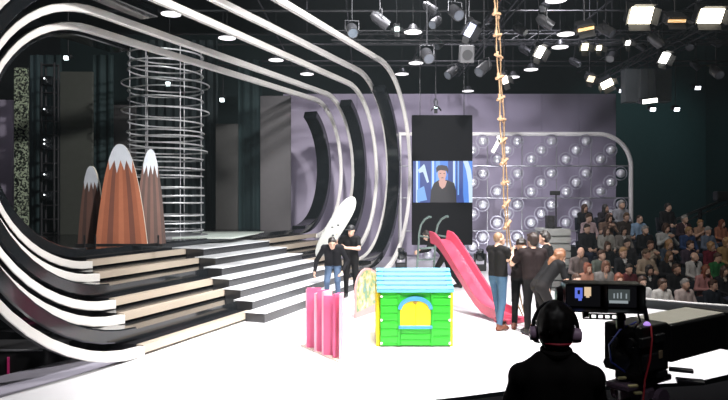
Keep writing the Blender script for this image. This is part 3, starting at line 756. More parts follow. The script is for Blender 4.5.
def person(label, loc, yaw, J, top, pants, shoe=(.02, .018, .018), sk=(.6, .37, .27), hair='short', hcol=(.02, .015, .012), h=.011, k=.02, scale=1.0, group=None, collar_col=None, face=True, **kw):
    P, H, Rh = figure(J, collar=collar_col is not None, **kw)
    mm = dict(top=cloth(top), pants=cloth(pants), shoe=cloth(shoe, .5), skin=skin(sk), collar=cloth(collar_col or top))
    me = sdf_mesh('person', P, h, k, mm)
    o = bpy.data.objects.new('person', me); COL.objects.link(o); tag(o, label, 'person', group)
    o.location = loc; o.rotation_euler = (0, 0, math.radians(yaw)); o.scale = (scale,) * 3
    if hair:
        hm = sdf_mesh('hair', hair_prims(H, Rh, hair), max(h, .012), .02, dict(hair=hairm(hcol)))
        q = bpy.data.objects.new('hair', hm); COL.objects.link(q); q.parent = o
    if face:
        for s in (-1, 1):
            b = MB(); b.sphere(H(s * .031, .083, .006), (.010, .007, .006), 8, 6, Matrix(Rh.tolist())); b.build('eye', M_EYE, origin=(0, 0, 0)).parent = o
            if h > .015: continue
            b = MB(); b.sphere(H(s * .031, .087, .028), (.017, .006, .004), 8, 6, Matrix(Rh.tolist())); b.build('eyebrow', hairm(hcol), origin=(0, 0, 0)).parent = o
        b = MB(); b.sphere(H(0, .089, -.062), (.022, .008, .006), 8, 6, Matrix(Rh.tolist())); b.build('mouth', M_LIP, origin=(0, 0, 0)).parent = o
    return o, H, Rh
BLK = (.006, .0055, .006); JEAN = (.07, .11, .18); BTROU = (.006, .006, .007)
# --- the two men by the stairs
J = dict(STAND, pelvis=v3(0, -.05, .88), chest=v3(0, .13, 1.14), head=v3(0.0, .33, 1.335), hpitch=-22, hyaw=8, el=v3(-.32, .10, .93), er=v3(.37, .05, .93), wl=v3(-.22, .26, .72), wr=v3(.40, .17, .70),
         kl=v3(-.11, .14, .48), kr=v3(.13, .12, .48), al=v3(-.12, .05, .085), ar=v3(.14, -.08, .085), tl=v3(-.14, .22, .045), tr=v3(.17, .08, .045))
person('stooping man in black jacket and blue jeans in front of the stairs', (X(333, 14.25), 14.25, 0), 180, J, (.007, .007, .009), JEAN, hair='short', jacket=True, bulk=1.08)
J = dict(STAND, pelvis=v3(0, 0, .93), chest=v3(0, .06, 1.28), head=v3(-.02, .13, 1.58), hyaw=-25, hpitch=-12, el=v3(-.22, .22, 1.17), er=v3(.33, .18, 1.2), wl=v3(.06, .38, 1.2), wr=v3(.28, .32, 1.42))
o, H, Rh = person('man in black shirt and black cap holding the white surfboard', (X(351, 14.85), 14.85, 0), 172, J, BLK, BTROU, hair='crop', sleeve='short', hdl=v3(.7, .3, .5), hdr=v3(.1, .5, .8))
b = MB(); Rm = Matrix(Rh.tolist()); b.sphere(H(0, -.015, .055), (.09, .105, .085), 18, 12, Rm); b.box(H(0, .11, .055), (.14, .1, .014), Rm, .005)
b.build('cap', M_BLACK, origin=(0, 0, 0), smooth=True).parent = o
# --- person behind the slide
J = dict(STAND, pelvis=v3(0, -.1, .93), chest=v3(0, .15, 1.18), head=v3(0, .34, 1.36), hpitch=-30, el=v3(-.25, .3, 1.0), er=v3(.25, .3, 1.0), wl=v3(-.2, .52, .95), wr=v3(.2, .52, .95), kl=v3(-.12, .1, .5), kr=v3(.14, -.22, .5), al=v3(-.13, .15, .085), ar=v3(.16, -.5, .085), tl=v3(-.14, .32, .045), tr=v3(.17, -.34, .045))
person('person dressed in black bending behind the pink slide', (X(440, 16.4), 16.4, 0), 78, J, BLK, BTROU, hair='short')
# --- the group at the rope ladder
J = dict(STAND, head=v3(0, .04, 1.6), hyaw=-20, hpitch=4, el=v3(-.26, .18, 1.22), er=v3(.29, .12, 1.12), wl=v3(-.02, .36, 1.33), wr=v3(.1, .33, 1.12), kl=v3(-.09, .08, .5), al=v3(-.1, .16, .085), tl=v3(-.12, .33, .045), kr=v3(.1, 0, .5), ar=v3(.11, -.1, .085), tr=v3(.14, .07, .045))
person('man in black sweater and blue jeans gripping the rope ladder beside the slide', (X(498, 11.2), 11.2, 0), -52, J, (.008, .007, .007), (.05, .1, .165), shoe=(.14, .05, .03), hair='crop', hcol=(.22, .13, .07), hdl=v3(.2, .4, .8), hdr=v3(.1, .4, .8), bulk=1.04, curl=1.0)
J = dict(STAND, chest=v3(-.01, .04, 1.29), head=v3(-.01, .07, 1.60), hyaw=20, hpitch=-5, el=v3(-.33, .16, 1.2), er=v3(.3, .14, 1.15), wl=v3(-.26, .36, 1.36), wr=v3(.2, .36, 1.2))
person('man with his back turned in black shirt and black trousers at the rope ladder', (X(534, 10.75), 10.75, 0), 5, J, (.014, .008, .008), BTROU, hair='short', hcol=(.03, .018, .014), bulk=1.08, sleeve='short', hdl=v3(.2, .3, .9))
J = dict(STAND, pelvis=v3(0, -.05, .93), chest=v3(0, .08, 1.25), head=v3(.02, .2, 1.49), hpitch=-30, el=v3(-.33, .22, 1.2), er=v3(.34, .2, 1.22), wl=v3(-.1, .36, 1.42), wr=v3(.1, .37, 1.3), kl=v3(-.1, .1, .5))
person('dark-haired person facing forward with bare arms on the rope ladder, half hidden in the group', (X(521.5, 11.28), 11.28, 0), 170, J, (.012, .009, .009), BTROU, shoe=(.12, .045, .03), sleeve='short', hair='short', curl=1.0, sk=(.68, .42, .3))
J = dict(STAND, head=v3(0, .06, 1.61), el=v3(-.26, .15, 1.14), er=v3(.27, .12, 1.13), wl=v3(-.1, .38, 1.25), wr=v3(.14, .36, 1.1))
person('person in black sweater facing left at the back of the rope ladder group', (X(547, 11.6), 11.6, 0), 62, J, BLK, BTROU, hair='short', scale=.99)
J = dict(STAND, pelvis=v3(0, -.12, .92), chest=v3(0, .08, 1.16), head=v3(.0, .25, 1.36), hpitch=-30, hyaw=-15, el=v3(-.25, .15, .92), er=v3(.27, .2, .95), wl=v3(-.24, .22, .64), wr=v3(.2, .42, .8))
person('woman with long brown hair and black top bending at the right of the group', (X(547, 10.45), 10.45, 0), -72, J, BLK, (.014, .012, .012), hair='long', hcol=(.2, .09, .045), sleeve='short', scale=.99, sk=(.68, .42, .3))

# --- camera operator in the foreground
J = dict(STAND, chest=v3(0, 0, 1.27), head=v3(0, .05, 1.595), hyaw=-6, hpitch=-6, el=v3(-.275, .06, 1.08), er=v3(.275, .1, 1.08), wl=v3(-.2, .33, 1.03), wr=v3(.24, .38, 1.04))
OPX, OPY = X(556.5, 3.68), 3.68
o, H, Rh = person('camera operator in black jacket seen from behind, wearing headphones', (OPX, OPY, 0), -8, J, (.012, .012, .014), BTROU, hair='bushy', hcol=(.013, .01, .01), jacket=True, bulk=1.17, sho=.04, h=.010, scale=.965)
up_b = MB(); RI = Matrix.Rotation(math.radians(-8), 3, 'Z')
wp = lambda x, y, z: RI @ (Vector(H(x, y, z)) * .965) + Vector((OPX, OPY, 0))
nb_ = MB(); nb_.tube([RI @ Vector((.075 * math.cos(a), .012 + .07 * math.sin(a), 1.418 + .012 * math.sin(a))) + Vector((OPX, OPY, 0)) for a in [2 * PI * i / 20 for i in range(20)]], .02, 8, closed=True)
q = nb_.build('collar', cloth((.012, .012, .014)), origin=(0, 0, 0), smooth=True); q.parent = o; q.matrix_parent_inverse = (Matrix.Translation((OPX, OPY, 0)) @ RI.to_4x4() @ Matrix.Scale(.965, 4)).inverted()
nb_ = MB(); nb_.tube([RI @ Vector((.079 * math.cos(a), .005 + .079 * math.sin(a), 1.47)) + Vector((OPX, OPY, 0)) for a in [2 * PI * i / 20 for i in range(20)]], .009, 6, closed=True)
q = nb_.build('lanyard', mat('red_lanyard', (.7, .04, .08), .6), origin=(0, 0, 0), smooth=True); q.parent = o; q.matrix_parent_inverse = (Matrix.Translation((OPX, OPY, 0)) @ RI.to_4x4() @ Matrix.Scale(.965, 4)).inverted()
t = thing('headphones', 'black headset with lilac ear cups on the camera operator head', 'headphones', wp(0, 0, .15))
hb = MB(); hb.tube([wp(.132 * math.cos(a), .0, -.01 + .172 * math.sin(a)) for a in [PI * i / 20 for i in range(21)]], .013, 8); hb.build('headband', M_BLACK, t, smooth=True)
M_CUP = mat('cup_lilac', (.75, .5, .72), .4); 
for s in (-1, 1):
    c = wp(s * .128, 0, -.035); dx = (wp(s, 0, 0) - wp(0, 0, 0)).normalized()
    b = MB(); b.cyl(c - dx * .03, c + dx * .005, .045, 18); b.build('ear_pad', M_CUP, t, smooth=True)
    b = MB(); b.tube([c + dx * .005, c + dx * .02, c + dx * .026], [.042, .04, .024], 18); b.build('ear_cup', M_CUP, t, smooth=True)
b = MB(); b.tube([wp(-.125, .01, -.06), wp(-.12, .05, -.09), wp(-.09, .11, -.1)], .006, 6); b.build('microphone_boom', M_BLACK, t)

# ------------------------------------------------------------------ studio camera
ac = math.radians(55); AX = Vector((math.sin(ac), math.cos(ac), 0)); SD = Vector((-AX.y, AX.x, 0))      # lens axis, and sideways away from the viewer
Rc = Matrix(((AX.x, SD.x, 0), (AX.y, SD.y, 0), (0, 0, 1)))
C0 = Vector((X(672, 4.0), 4.0, 0)); ctr = C0 + SD * .15
t = thing('studio_camera', 'large black television camera on a pedestal at right foreground', 'camera', (ctr.x - AX.x * .15, ctr.y - AX.y * .15, 0))
def cb(name, a0, a1, s0, s1, z0, z1, m, par=None, bevel=.012):
    c = C0 + AX * ((a0 + a1) / 2) + SD * ((s0 + s1) / 2); b = MB(); b.box((c.x, c.y, (z0 + z1) / 2), (a1 - a0, s1 - s0, z1 - z0), Rc, bevel)
    return b.build(name, m, par or t)
CB = mat('camera_black', (.014, .014, .015), .4)
lens = cb('lens_housing', 0, .72, 0, .3, 1.265, 1.505, CB)
cb('lens_lit_top', .0, .70, .015, .285, 1.505, 1.513, mat('lens_top_lit', (.72, .7, .62), .5), lens, .003)  # light on top of the black housing put in as a pale sheet
cb('lens_hood', .70, .78, -.015, .315, 1.25, 1.52, M_BLACK, lens)
body = cb('camera_body', -.31, -.0, .02, .28, 1.22, 1.52, CB)
cb('body_base', -.24, -.0, .05, .25, 1.15, 1.225, CB, body)
b = MB()
for (a, s, z, r) in [(-.31, .08, 1.42, .03), (-.31, .2, 1.40, .04), (-.31, .13, 1.30, .055), (-.31, .23, 1.27, .03)]:
    c = C0 + AX * a + SD * s; b.cyl((c.x, c.y, z), (c.x - AX.x * .035, c.y - AX.y * .035, z), r, 16)
b.build('connector', M_DARKMETAL, body, smooth=True)
b = MB()
for (a, z, w_, h_) in [(-.28, 1.43, .1, .06), (-.13, 1.44, .1, .05), (-.2, 1.3, .2, .1), (-.1, 1.21, .1, .04)]:
    c = C0 + AX * a; b.box((c.x + SD.x * .012, c.y + SD.y * .012, z), (w_, .03, h_), Rc, .006)
b.build('side_module', M_DARKMETAL, body)
c = C0 + AX * -.14 + SD * .0
b = MB(); b.box((c.x + SD.x * -.004, c.y + SD.y * -.004, 1.34), (.035, .012, .05), Rc, .004); b.build('badge', mat('badge_tan', (.45, .33, .2), .4), body)
b = MB(); b.tube([C0 + AX * -.34 + SD * .14 + Vector((0, 0, 1.5)), C0 + AX * -.32 + SD * .14 + Vector((0, 0, 1.6)), C0 + AX * -.08 + SD * .14 + Vector((0, 0, 1.61)), C0 + AX * -.04 + SD * .14 + Vector((0, 0, 1.5))], .016, 8); b.build('carry_handle', M_BLACK, body, smooth=True)
p = W(647, 325, 3.93); b = MB(); b.sphere(p, .022, 12, 8); b.build('tally_lamp', mat('tally_violet', (.3, .2, .5), .4, emit=(.45, .25, .8), es=1.0), t, smooth=True)
b = MB(); b.tube([W(651, 326, 3.9), W(652, 340, 3.86), W(650, 360, 3.84), W(645, 380, 3.82), W(643, 402, 3.8)], .006, 6); b.build('red_cable', mat('cable_red', (.6, .03, .05), .5), t, smooth=True)
b = MB(); b.tube([W(636, 322, 3.95), W(620, 330, 3.9), W(609, 345, 3.85), W(611, 362, 3.85), W(625, 372, 3.9)], .006, 6); b.build('blue_cable', mat('cable_blue', (.03, .05, .35), .5), t, smooth=True)
# viewfinder monitor with deep hood
vf = W(600.5, 295.5, 3.85); Rv = Matrix.Rotation(math.radians(-9), 3, 'Z'); Vd = lambda x, y, z: vf + Rv @ Vector((x, y, z))
b = MB(); wv, hv, dv_ = .222, .08, .17
b.box(Vd(0, .02, 0), (2 * wv, .03, 2 * hv), Rv, .004)
b.box(Vd(0, -.05, hv), (2 * wv, dv_, .008), Rv, .002); b.box(Vd(0, -.05, -hv), (2 * wv, dv_, .008), Rv, .002)
for x in (-wv, 0.02, wv): b.box(Vd(x, -.05 if x else -.02, 0), (.008, dv_ if x in (-wv, wv) else .1, 2 * hv), Rv, .002)
vo = b.build('viewfinder', CB, t)
b = MB(); b.cyl(Vd(-wv - .01, -.02, .0), Vd(-wv - .045, -.02, .0), .06, 18, .045); b.build('hood_knob', CB, vo, smooth=True)
b = MB(); b.box(Vd(-.1, -.135, hv + .006), (.23, .004, .008), Rv); b.box(Vd(0, -.05, hv + .006), (2 * wv - .02, .16, .004), Rv); b.build('hood_top', mat('hood_lit_grey', (.09, .085, .075), .5), vo)  # paler hood top, the light on it put into the colour
VM = [E_('vf_dark', (.004, .004, .005)), E_('vf_blue', (.12, .18, .75)), E_('vf_tan', (.75, .55, .35)), E_('vf_grey', (.28, .32, .34)), E_('vf_dim', (.05, .06, .06))]
b = MB(); ly = [0]
def vq(i, x0_, x1_, z0_, z1_):
    ly[0] += 1; y = .004 - ly[0] * .0007; b.mat(i); b.face([Vd(x0_, y, z0_), Vd(x1_, y, z0_), Vd(x1_, y, z1_), Vd(x0_, y, z1_)])
vq(0, -.2, -.0, -.07, .07); vq(0, .04, .21, -.07, .07)
vq(1, -.15, -.105, -.02, .045); vq(1, -.13, -.11, -.035, -.02); vq(2, -.095, -.055, -.005, .05); vq(2, -.085, -.065, -.015, -.005); vq(0, -.135, -.12, .005, .03)
vq(4, .045, .17, -.03, .04); vq(3, .05, .16, -.045, -.028)
for x_ in (.075, .095, .115, .145): vq(3, x_, x_ + .008, -.015, .02 + .01 * math.sin(x_ * 300))
b.build('monitor_picture', VM, vo)
b = MB(); b.cyl(Vd(-.09, -.01, -hv), Vd(-.09, -.01, -hv - .05), .02, 10); b.cyl(Vd(.12, .02, -hv), Vd(.12, .02, -hv - .12), .025, 10); b.box(Vd(.02, 0, -hv - .034), (.25, .025, .007), Rv, .001); b.box(Vd(.02, 0, -hv - .062), (.25, .025, .007), Rv, .001)
for x_ in (-.1, -.06, -.02, .02, .06, .1, .14): b.box(Vd(x_, 0, -hv - .048), (.012, .02, .025), Rv)
ar_ = b.build('viewfinder_arm', CB, t)
b = MB(); b.tube([Vd(.2, -.05, -hv), Vd(.225, -.02, -hv - .07), Vd(.21, .05, -hv - .12)], .006, 6); b.build('viewfinder_cable', M_BLACK, t)
pc = C0 + AX * -.12 + SD * .15
b = MB(); b.box((pc.x, pc.y, 1.14), (.5, .16, .04), Rc, .01); b.box((pc.x, pc.y, 1.06), (.2, .2, .14), Rc, .03)
for s in (-.13, .13): b.cyl((pc.x + SD.x * s, pc.y + SD.y * s, 1.05), (pc.x + SD.x * s * 1.25, pc.y + SD.y * s * 1.25, 1.05), .07, 18)
ph = b.build('pan_head', mat('head_lilac_glare', (.16, .11, .16), .3), t)  # lilac glare on the head put into its colour
for (px, y, w_) in ((622, 378, .05), (633, 386, .06), (638, 393, .05)):
    b = MB(); b.box(W(px, y, 3.78), (w_, .02, .014), rz(10), .003); b.build('lever', mat('lever_yellow', (.62, .56, .28), .4), ph)

for (s, e_) in ((-1, (-.42, -.2, .98)), (1, (.12, -.42, 1.02))):
    b = MB(); b.tube([(pc.x, pc.y, 1.05), (pc.x + e_[0] * .8, pc.y + e_[1], e_[2])], [.014, .018], 8); b.build('pan_handle', M_BLACK, ph)
b = MB(); b.box(W(681, 370, 4.0), (.14, .06, .02), rz(-25), .005); b.box(W(690, 381, 4.0), (.16, .08, .02), rz(-20), .005); b.build('bracket', M_DARKMETAL, ph)
b = MB(); b.cyl((pc.x, pc.y, .2), (pc.x, pc.y, 1.0), .1, 20, .085); b.tube([(pc.x + .32 * math.cos(a), pc.y + .32 * math.sin(a), .85) for a in [2 * PI * i / 28 for i in range(28)]], .016, 8, closed=True)
for a in (0, 120, 240):
    a = math.radians(a); b.cyl((pc.x, pc.y, .85), (pc.x + .32 * math.cos(a), pc.y + .32 * math.sin(a), .85), .01, 6)
b.build('pedestal_column', M_DARKMETAL, t, smooth=True)
b = MB()
for a in (30, 150, 270):
    a = math.radians(a); q = Vector((pc.x + .42 * math.cos(a), pc.y + .42 * math.sin(a), .11)); b.box((q + Vector((pc.x, pc.y, .11))) / 2 + Vector((0, 0, .06)), (.46, .14, .1), Matrix.Rotation(a, 3, 'Z'), .02)
    b.cyl(q + Vector((0, -.04, -.02)), q + Vector((0, .04, -.02)), .085, 16)
b.build('pedestal_base', M_DARKMETAL, t)

# ------------------------------------------------------------------ audience seating
ROWY = [14.8, 15.65, 16.5, 17.35, 18.2, 19.05, 19.9]; ROWH = [285, 270.5, 257, 246, 231, 219.5, 208]
ROWZ = [Z(y, Y) - 1.19 for y, Y in zip(ROWH, ROWY)]
ROWX = [(5.35, 9.2), (5.0, 9.8), (5.3, 10.4), (5.6, 11), (5.85, 11.4), (6.2, 11.8), (6.3, 10.9)]
for k, (Y, z) in enumerate(zip(ROWY, ROWZ)):
    b = MB(); b.box(((ROWX[k][0] + ROWX[k][1]) / 2 - .2, Y - .02, (SF + z) / 2 - .0005), (ROWX[k][1] - ROWX[k][0] + .6, .85, max(.012, z - SF - .001)))
    struct(b.build('seating_tier', M_ROOM))
# white-topped kerb between the floor and the audience
b = MB(); kp = [W(556, 289, 15.45), W(600, 294, 14.5), W(640, 299.5, 13.75), W(690, 305, 13.15), W(735, 310, 12.75)]
kb = [Vector((p.x, p.y, 0)) for p in kp]
rows = [[p + Vector((.03, .05, SF)), p + Vector((.09, .14, SF)), p + Vector((.09, .14, .12)), p + Vector((.03, .05, .12))] for p in kb]
b.sweep(rows); t = b.build('audience_barrier', mat('barrier_dark', (.05, .055, .06), .5), origin=kb[2]); tag(t, 'low dark barrier with a white top rail in front of the audience', 'barrier')
b = MB(); b.tube([p + Vector((.06, .09, .135)) for p in kb], .022, 8); b.build('top_rail', mat('rail_white', (.8, .8, .78), .4), t, smooth=True)
# chair shared by the audience
ch0 = thing('audience_chair', 'dark blue padded chair under a seated spectator', 'chair', (0, 0, 0), 'audience chairs')
NAVY = mat('chair_navy', (.02, .026, .04), .7)
b = MB(); b.box((0, .02, .42), (.44, .42, .06), bevel=.02); b.build('seat', NAVY, ch0)
b = MB(); b.box((0, -.24, .68), (.44, .05, .42), rx(6), .02); b.build('backrest', NAVY, ch0)
for sx in (-.19, .19):
    for sy in (-.17, .18):
        b = MB(); b.cyl((sx, sy, 0), (sx, sy, .4), .012, 6); b.build('leg', M_DARKMETAL, ch0)
first_chair = [True]
TAN = (.6, .38, .28); 
DK = (.016, .017, .02); GR = (.2, .2, .21); WHT = (.62, .62, .62); BR = (.06, .028, .015); BLN = (.34, .2, .09); RED = (.2, .06, .03); GH = (.3, .29, .28)
AUD = [ # row, px, y, top, hair style, hair colour, collar colour, pose, label
 (0, 576, 279, (.02, .035, .07), 'short', BR, None, 0, 'spectator in dark blue coat at the left end of the front row'),
 (0, 617, 280, (.34, .17, .17), 'bob', RED, None, 1, 'spectator in dusty pink top with reddish hair, front row behind the camera viewfinder'),
 (0, 641, 283, WHT, 'short', BR, None, 0, 'dark-haired spectator in white shirt, front row beside the viewfinder right end'),
 (0, 662, 285, (.66, .65, .62), 'short', BR, None, 1, 'spectator in white open-necked shirt, front row above the camera lens'),
 (0, 684.5, 285, (.5, .42, .4), 'short', GH, None, 0, 'grey-haired man in pale checked shirt in the front row'),
 (0, 712, 286, (.015, .02, .03), 'short', BR, None, 0, 'broad man in navy black top at the right of the front row'),
 (1, 587, 269, (.4, .2, .14), 'bob', RED, None, 0, 'red-haired woman in salmon top, second row, left end'),
 (1, 604, 267.5, (.26, .25, .24), 'bob', (.16, .07, .04), TAN, 0, 'woman in grey top with open neckline, second row left'),
 (1, 627.5, 270, (.1, .02, .025), 'short', (.02, .015, .012), None, 0, 'dark-haired spectator in maroon top, second row'),
 (1, 648, 271, DK, 'bob', (.02, .015, .012), WHT, 0, 'woman in black jacket with white neckline, second row'),
 (1, 676, 270, DK, 'short', BR, None, 0, 'dark-haired man in plain black sweater, second row behind the white shirts'),
 (1, 704, 271, (.45, .22, .22), 'long', RED, None, 1, 'woman with long red hair and pink top, second row right'),
 (1, 723, 272, DK, 'long', BR, (.4, .35, .3), 0, 'woman with long dark hair and dark jacket at the right edge of the second row'),
 (2, 579, 251.5, (.13, .105, .1), 'fringe', GH, None, 0, 'bald man in brown-grey sweater at the left end of the third row'),
 (2, 601, 256, (.12, .14, .12), 'short', BR, None, 0, 'spectator in grey-green top, third row left'),
 (2, 623.5, 253.5, DK, 'short', BLN, WHT, 0, 'fair-haired spectator in dark jacket with white collar, third row'),
 (2, 646.5, 255, (.42, .34, .26), 'short', (.1, .06, .03), None, 1, 'spectator in light tan top, third row middle'),
 (2, 668.5, 257, DK, 'long', (.14, .07, .03), (.5, .45, .4), 1, 'woman with long brown hair and dark cardigan, third row'),
 (2, 694, 257.5, (.5, .5, .5), 'fringe', GH, (.015, .015, .016), 0, 'bald man in black vest over white sleeves, third row'),
 (2, 717, 258.5, (.02, .13, .04), 'short', BR, None, 0, 'spectator in green top, third row right'),
 (3, 606, 247, DK, 'bob', BR, None, 0, 'dark-haired spectator in black, fourth row left'),
 (3, 627, 244.5, (.03, .03, .035), 'short', (.02, .015, .012), None, 0, 'spectator in charcoal top between the grey cardigan and the white collar, fourth row'),
 (3, 650, 246, (.5, .42, .33), 'short', BR, None, 2, 'leaning spectator with cream sleeves and dark hair, fourth row'),
 (3, 668, 245, (.04, .06, .09), 'long', BLN, None, 2, 'blonde woman with long hair in dark blue, fourth row'),
 (3, 688.5, 246, (.06, .045, .07), 'short', BR, None, 0, 'spectator in dark purple top, fourth row'),
 (3, 711, 247, (.13, .015, .03), 'bob', BLN, None, 0, 'blonde woman in dark red top, fourth row right'),
 (3, 726, 243, (.3, .2, .09), 'bob', BLN, None, 0, 'spectator in mustard tan top at the right edge of the fourth row'),
 (4, 587, 229.5, DK, 'short', (.03, .02, .015), None, 0, 'broad man in plain black top, fifth row, left end'),
 (4, 606, 231.5, (.36, .36, .34), 'long', BR, None, 0, 'woman in light grey cardigan with long dark hair, fifth row left'),
 (4, 623, 231.5, (.2, .19, .18), 'bob', (.03, .02, .015), WHT, 0, 'woman in taupe cardigan over white top, fifth row'),
 (4, 645, 231, DK, 'short', GH, None, 0, 'grey-haired spectator in black, fifth row, below the light blue shirt'),
 (4, 664.5, 229, (.42, .45, .46), 'bob', BR, None, 2, 'spectator in pale grey top, fifth row, hands near the chin'),
 (4, 687.5, 232, (.03, .06, .16), 'short', BLN, None, 0, 'fair-haired spectator in blue jacket, fifth row below the striped sweater'),
 (4, 708, 232, (.13, .17, .24), 'short', GH, None, 0, 'grey-haired man in grey-blue shirt, fifth row right'),
 (5, 588.5, 219, (.5, .38, .4), 'short', BR, None, 0, 'spectator in pale pink shirt, sixth row, left end'),
 (5, 607, 219, (.18, .12, .09), 'bob', BR, None, 2, 'spectator in brown top with raised hands, sixth row'),
 (5, 625, 218, (.05, .04, .035), 'short', (.14, .08, .04), None, 0, 'brown-haired spectator in dark brown jacket, sixth row under the bubble wall corner'),
 (5, 638.5, 220, (.25, .38, .55), 'crop', BR, None, 0, 'short-haired man in light blue shirt, sixth row'),
 (5, 684, 220, (.05, .03, .04), 'short', GH, (.6, .4, .4), 1, 'grey-haired man in dark sweater with pale chest stripe, sixth row'),
 (5, 700, 225.5, (.4, .25, .18), 'short', BLN, None, 2, 'fair-haired spectator in tan top, sixth row, behind the grey-blue shirt'),
 (5, 721, 226.5, (.35, .15, .1), 'long', RED, None, 0, 'red-haired woman with long hair at the right of the sixth row'),
 (6, 585, 209, DK, 'long', BR, None, 0, 'long-haired woman in black at the left end of the top row'),
 (6, 605, 209, (.025, .02, .025), 'long', (.02, .014, .012), None, 2, 'long-haired woman in dark plum top, top row, second from left'),
 (6, 621, 205.5, (.3, .31, .34), 'short', GH, None, 0, 'spectator in grey shirt in the top row beside the bubble wall edge'),
 (6, 667, 208, (.02, .02, .022), 'short', (.02, .015, .012), None, 0, 'shadowy spectator in dark clothes alone in the dim top row'),
]
for i, (r, px, y, top_, hs, hc_, cc_, pose, lab) in enumerate(AUD):
    Y = ROWY[r]; z0 = ROWZ[r]; hz = Z(y, Y); sc = min(1.09, max(.88, (hz - z0) / 1.19))
    J = dict(SEAT); a = random.uniform(-.03, .03); J['head'] = J['head'] + v3(a, random.uniform(-.01, .03), 0); J['hyaw'] = random.uniform(-8, 30); J['hpitch'] = random.uniform(-14, 2)
    if pose == 1: J.update(el=v3(-.28, .04, .74), er=v3(.28, .04, .74), wl=v3(.0, .24, .72), wr=v3(.04, .27, .76))
    if pose == 2: J.update(el=v3(-.29, .14, .78), er=v3(.29, .14, .78), wl=v3(-.04, .25, .98), wr=v3(.05, .25, .97))
    xx = X(px, Y); yaw = 180 + math.degrees(math.atan2(-xx + 1.5, Y)) * -.6 - 0
    skc = random.choice([(.6, .38, .28), (.55, .33, .24), (.65, .43, .33)])
    person(lab, (xx, Y, z0), yaw, J, top_, random.choice([(.02, .025, .045), (.02, .02, .022), (.05, .06, .1)]), sk=skc, hair=hs, hcol=hc_, h=.021, k=.03, scale=sc, group='seated spectators', collar_col=cc_, sleeve='short' if pose == 2 and r in (5,) else 'long', bulk=random.uniform(.95, 1.08))
    if first_chair[0]:
        ch0.location = (xx, Y, z0); ch0.rotation_euler = (0, 0, math.radians(yaw)); first_chair[0] = False
    else:
        c_ = clone(ch0, (xx, Y, z0), ch0['label'], 'audience chairs'); c_.rotation_euler = (0, 0, math.radians(yaw))
# slatted grey riser wall left of the seats
rb0, rb1 = X(541, 17.6), X(573, 17.0)
b = MB(); xm = (rb0 + rb1) / 2; zt_ = Z(229, 17.2)
for i in range(12):
    z_ = SF + (zt_ - SF) * (i + .5) / 12; b.box((xm, 17.2, z_), (rb1 - rb0, .06, (zt_ - SF) / 12 * .82), bevel=.008)
b.box((xm, 17.26, (SF + zt_) / 2), (rb1 - rb0 - .02, .04, zt_ - SF)); b.box((xm, 17.7, zt_ - .04), (rb1 - rb0, 1.0, .08))
for sx in (rb0 + .04, rb1 - .04): b.box((sx, 18.15, (SF + zt_) / 2 - .05), (.08, .08, zt_ - SF - .1))
tag(b.build('slatted_platform', mat('slat_grey', (.34, .35, .34), .6), origin=(xm, 17.2, SF)), 'grey slat-fronted platform at the left of the audience', 'platform')
t = thing('loudspeaker', 'small black loudspeaker on the grey slatted platform', 'loudspeaker', (X(550, 17.5), 17.5, zt_))
b = MB(); b.box((X(550, 17.5), 17.5, zt_ + .18), (.22, .22, .36), bevel=.02); b.build('cabinet', M_BLACK, t)
b = MB(); b.cyl((X(550, 17.5), 17.395, zt_ + .12), (X(550, 17.5), 17.38, zt_ + .12), .08, 18); b.cyl((X(550, 17.5), 17.395, zt_ + .27), (X(550, 17.5), 17.38, zt_ + .27), .04, 14); b.build('cone', M_DARKMETAL, t)
# microphone stand on the platform
t = thing('microphone_stand', 'thin dark stand with a small camera head on the slatted platform', 'stand', (X(556, 17.8), 17.8, zt_))
b = MB(); b.cyl((X(556, 17.8), 17.8, zt_), (X(556, 17.8), 17.8, Z(193, 17.8)), .02, 8); b.cyl((X(556, 17.8), 17.8, zt_), (X(556, 17.8), 17.8, zt_ + .03), .16, 18); b.build('pole', M_DARKMETAL, t)
b = MB(); b.box((X(555, 17.8), 17.8, Z(193, 17.8)), (.26, .16, .12), bevel=.02); b.build('head', M_BLACK, t)
# sloping crane boom above the back rows
t = thing('camera_crane', 'grey sloping camera crane arm rising to the right above the audience', 'camera crane', (X(700, 22.5), 22.5, SF))
pA, pB = W(672, 221, 22.5), W(745, 191, 22.5)
b = MB(); b.tube([pA, pB], .05, 8); b.tube([pA + Vector((0, 0, -.2)), pB + Vector((0, 0, -.2))], .03, 8); b.build('boom', mat('boom_grey', (.16, .17, .18), .5), t)
b = MB(); b.box(W(722, 196, 22.4), (.5, .3, .34), bevel=.04); b.build('counterweight', mat('weight_grey', (.08, .085, .09), .5), t)
b = MB(); b.cyl((X(700, 22.5), 22.5, SF), (X(700, 22.5), 22.5, Z(209.5, 22.5)), .07, 10); b.build('post', M_DARKMETAL, t)

# dark moving-head lamps standing on the floor by the set
mh = thing('moving_head_lamp', 'black moving lamp on the floor right of the slide, before the bubble wall', 'stage lamp', (X(480, 20.5), 20.5, 0), 'moving lamps on the floor')
b = MB(); q = mh.location; b.box((q.x, q.y, .1), (.36, .34, .2), bevel=.03); b.build('base', M_BLACK, mh)
b = MB()
for s in (-.17, .17): b.box((q.x + s, q.y, .36), (.05, .14, .4), bevel=.015)
b.build('yoke', M_BLACK, mh)
b = MB(); b.box((q.x, q.y, .48), (.27, .27, .34), bevel=.08); b.cyl((q.x, q.y - .08, .62), (q.x, q.y - .1, .69), .11, 16); b.build('lamp_head', M_BLACKG, mh, smooth=True)
clone(mh, (X(401, 21), 21.0, 0), 'black moving lamp on the floor at the foot of the outermost white arch', 'moving lamps on the floor')
